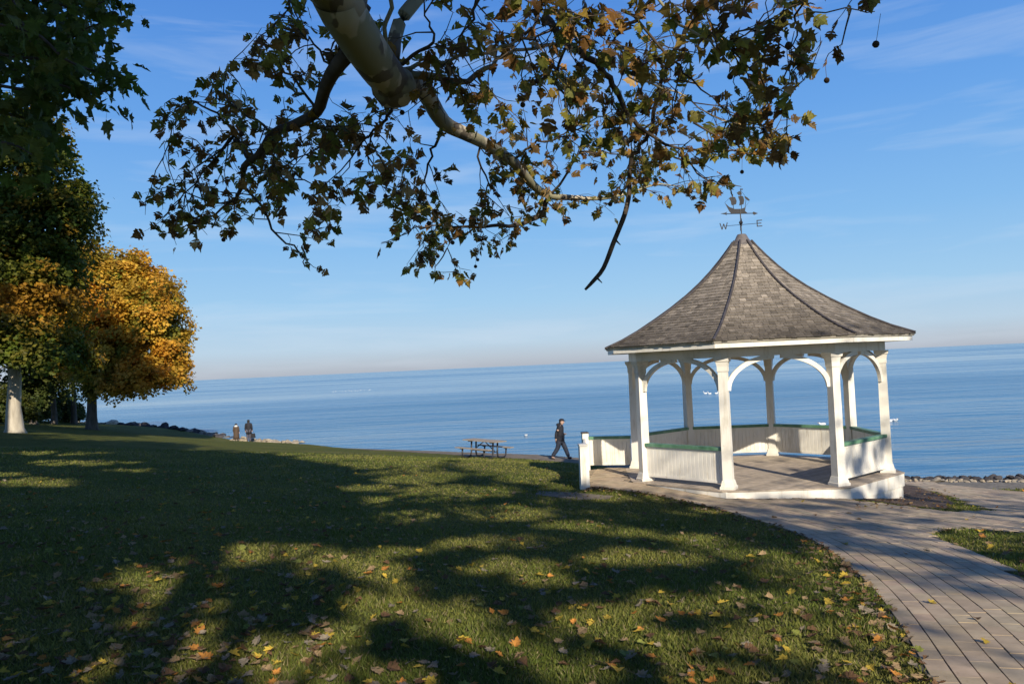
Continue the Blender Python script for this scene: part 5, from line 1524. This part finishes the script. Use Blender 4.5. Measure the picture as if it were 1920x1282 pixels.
okn = ~((qn[:, 0] > 270) | ((qn[:, 0] > 205) & (qn[:, 1] > 30) & (qn[:, 1] < 115)) | ((qn[:, 1] > 215) & (qn[:, 0] > 120)) | ((qn[:, 0] > 150) & (qn[:, 1] > 160) & (rng.random(len(qn)) < .6)))
nP, nD = nP[okn], nD[okn]
sn = rng.uniform(.10, .18, len(nP)); FN = leaf_frames(nP, nD, sn, rng)
nprot = [leaf_mesh('maple', 300 + i, [(.09, .14, .022), (.11, .16, .025), (.15, .165, .028), (.08, .11, .02)][i % 4]) for i in range(8)]
seln = rng.integers(0, 8, len(nP))
qn, dn_ = project(FN[:, :, 3])
o_ = np.argsort(-(sn / dn_) * ((qn[:, 0] > -10) & (qn[:, 1] > -10)))
for i in o_[:300]:
    o = link('leaf', nprot[seln[i]], None, nm_)
    mm_ = Matrix([list(FN[i, k]) for k in range(3)] + [[0, 0, 0, 1]]); mm_.translation -= Vector(NB); o.matrix_local = mm_
if len(o_) > 300:
    Fq = FN[o_[300:]].copy(); Fq[:, :, 3] -= NB
    joined('foliage', nprot, seln[o_[300:]], Fq, M['leaf'], nm_)

# ------------------------------------------------------------------ fallen leaves
kinds = [('tan', (.31, .215, .115), 'dry tan maple leaf'), ('yellow', (.46, .33, .05), 'yellow maple leaf'), ('orange', (.45, .20, .045), 'orange maple leaf'), ('brown', (.15, .085, .045), 'brown crumpled maple leaf'),
         ('grey', (.27, .225, .165), 'pale leaf lying underside up'), ('green', (.20, .22, .05), 'yellow-green maple leaf')]
lp = []
for i in range(18):
    k = kinds[i % 6]; lp.append(leaf_mesh('maple' if i % 3 else 'plane', 500 + i, k[1], 'fallen_leaf', M['litter']))
nF = 3000
rr_ = 3.4 * (26 / 3.4) ** rng.random(nF * 3); az = rng.uniform(-.66, .66, nF * 3)
fx, fy = rr_ * np.sin(az), rr_ * np.cos(az)
q, d = project(np.stack([fx, fy, zt(fx, fy)], -1))
dens = .35 + .65 * sst(q[:, 1], 900, 1150) * (.45 + .55 * sst(-q[:, 0], -900, -200)) + .12 * (np.sin(fx * 1.3 + 2 * np.sin(fy * .9)) > .3)
dens = np.where((q[:, 0] > 620), dens * .55, dens)
op = on_path(fx, fy)
dens = np.where(op, .035, dens)
k = (rng.random(nF * 3) < dens) & ~inside(OCT, fx, fy)
fx, fy, rr_ = fx[k][:nF], fy[k][:nF], rr_[k][:nF]
# drifts along the edge of the path
le = LEDGE[rng.integers(0, len(LEDGE), 520)]; od = np.abs(rng.normal(0, .35, 520)) - .03
ed_ = np.gradient(LEDGE, axis=0); ed_ /= np.linalg.norm(ed_, axis=1)[:, None]
ii = rng.integers(0, len(LEDGE) - 1, 560); tt = rng.random(560)[:, None]
le = LEDGE[ii] * (1 - tt) + LEDGE[ii + 1] * tt; od = np.abs(rng.normal(0, .28, 560)) - .04
lx = le + np.stack([-ed_[ii, 1], ed_[ii, 0]], -1) * od[:, None]
ip = ground_at(rng.uniform(1600, 1790, 170), rng.uniform(918, 958, 170))
fx, fy = np.concatenate([fx, lx[:, 0], ip[:, 0]]), np.concatenate([fy, lx[:, 1], ip[:, 1]])
nT = len(fx); drift = np.arange(nT) >= len(rr_)
sizes = np.where(drift, rng.uniform(.04, .085, nT), rng.uniform(.055, .112, nT) )
lsel = rng.choice(18, nT, p=np.array([.27, .17, .14, .22, .15, .05] * 3) / 3)
lsel = np.where(drift & (rng.random(nT) < .7), np.array([3, 9, 15, 0, 6, 12])[rng.integers(0, 6, nT)], lsel)
fz = zt(fx, fy) + np.where(on_path(fx, fy), .03, .032)
tilt = rng.normal(0, .28, (nT, 2)); ya = rng.uniform(0, 6.283, nT)
zv = np.stack([tilt[:, 0], tilt[:, 1], np.ones(nT)], -1); zv /= np.linalg.norm(zv, axis=1)[:, None]
xv = np.stack([np.cos(ya), np.sin(ya), np.zeros(nT)], -1); xv -= zv * (xv * zv).sum(1)[:, None]; xv /= np.linalg.norm(xv, axis=1)[:, None]
yv = np.cross(zv, xv)
FL = np.concatenate([np.stack([xv, yv, zv], -1) * sizes[:, None, None], np.stack([fx, fy, fz], -1)[:, :, None]], -1)
q, d = project(FL[:, :, 3])
sc_ = sizes / d * ((q[:, 0] > 5) & (q[:, 0] < IW - 5) & (q[:, 1] < IH - 5) & (q[:, 1] > 0))
o_ = np.argsort(-sc_)
for i in o_[:300]:
    kd = kinds[lsel[i] % 6]
    o = link('fallen_leaf', lp[lsel[i]])
    o.matrix_world = Matrix([list(FL[i, k]) for k in range(3)] + [[0, 0, 0, 1]])
    x_, y_ = q[i]; nearp = on_path(FL[i, :1, 3] - .3 * 0, FL[i, 1:2, 3])[0]
    hz_ = 'left' if x_ < 420 else 'left of centre' if x_ < 800 else 'centre' if x_ < 1150 else 'right of centre' if x_ < 1480 else 'right'
    vt_ = 'at the bottom edge' if y_ > 1225 else 'low down' if y_ > 1140 else 'halfway down the lawn'
    wh = 'lying on the pavers of the path' if nearp else 'fallen beside the path' if drift[i] else 'on the lawn, ' + vt_ + ', ' + hz_
    tag(o, kd[2] + ' ' + wh, 'leaf', kd[0] + ' fallen leaves ' + wh)
rest = o_[300:]
joined('leaf_litter', lp, lsel[rest], FL[rest], M['litter'])

# ------------------------------------------------------------------ grass blades
nG = 420000
rg_ = 3.2 * (34 / 3.2) ** rng.random(nG); az = rng.uniform(-.86, .86, nG)
x, y = rg_ * np.sin(az), rg_ * np.cos(az)
k = ~on_path(x, y) & ~inside(OCT, x, y) & inside(LAND, x, y) & ~STONY(x, y) & ~inside(isl, x, y) & ~(inside(drt, x, y) & (rng.random(nG) < .75))
x, y, rg_ = x[k], y[k], rg_[k]; z = zt(x, y); n_ = len(x)
h_ = rng.uniform(.022, .05, n_) * (.8 + .5 * (np.sin(x * 3.1) * np.sin(y * 2.7 + x) > .2)); w = (.0022 + .00052 * rg_) * rng.uniform(.8, 1.4, n_)
a = rng.uniform(0, 6.283, n_); lean = rng.normal(0, .55, (n_, 2)) * h_[:, None]
P = np.stack([x, y, z], -1); wv_ = np.stack([np.cos(a), np.sin(a), np.zeros(n_)], -1) * w[:, None]
V = np.stack([P - wv_, P + wv_, P + np.concatenate([lean, h_[:, None]], 1)], 1).reshape(-1, 3)
pt_ = np.clip(.5 + .5 * np.sin(x * .9 + 1.5 * np.sin(y * .7)) * np.cos(y * 1.1 + x * .4) + rng.normal(0, .25, n_), 0, 1)
gc = mixc((.118, .155, .026), (.24, .23, .056), pt_); dry = rng.random(n_) < .10; gc[dry] = (.28, .23, .12)
tag(link('grass', mesh_np('grass', V, np.arange(n_ * 3).reshape(-1, 3), gc * rng.uniform(.7, 1.3, (n_, 1))), M['grassb']), kind='stuff')
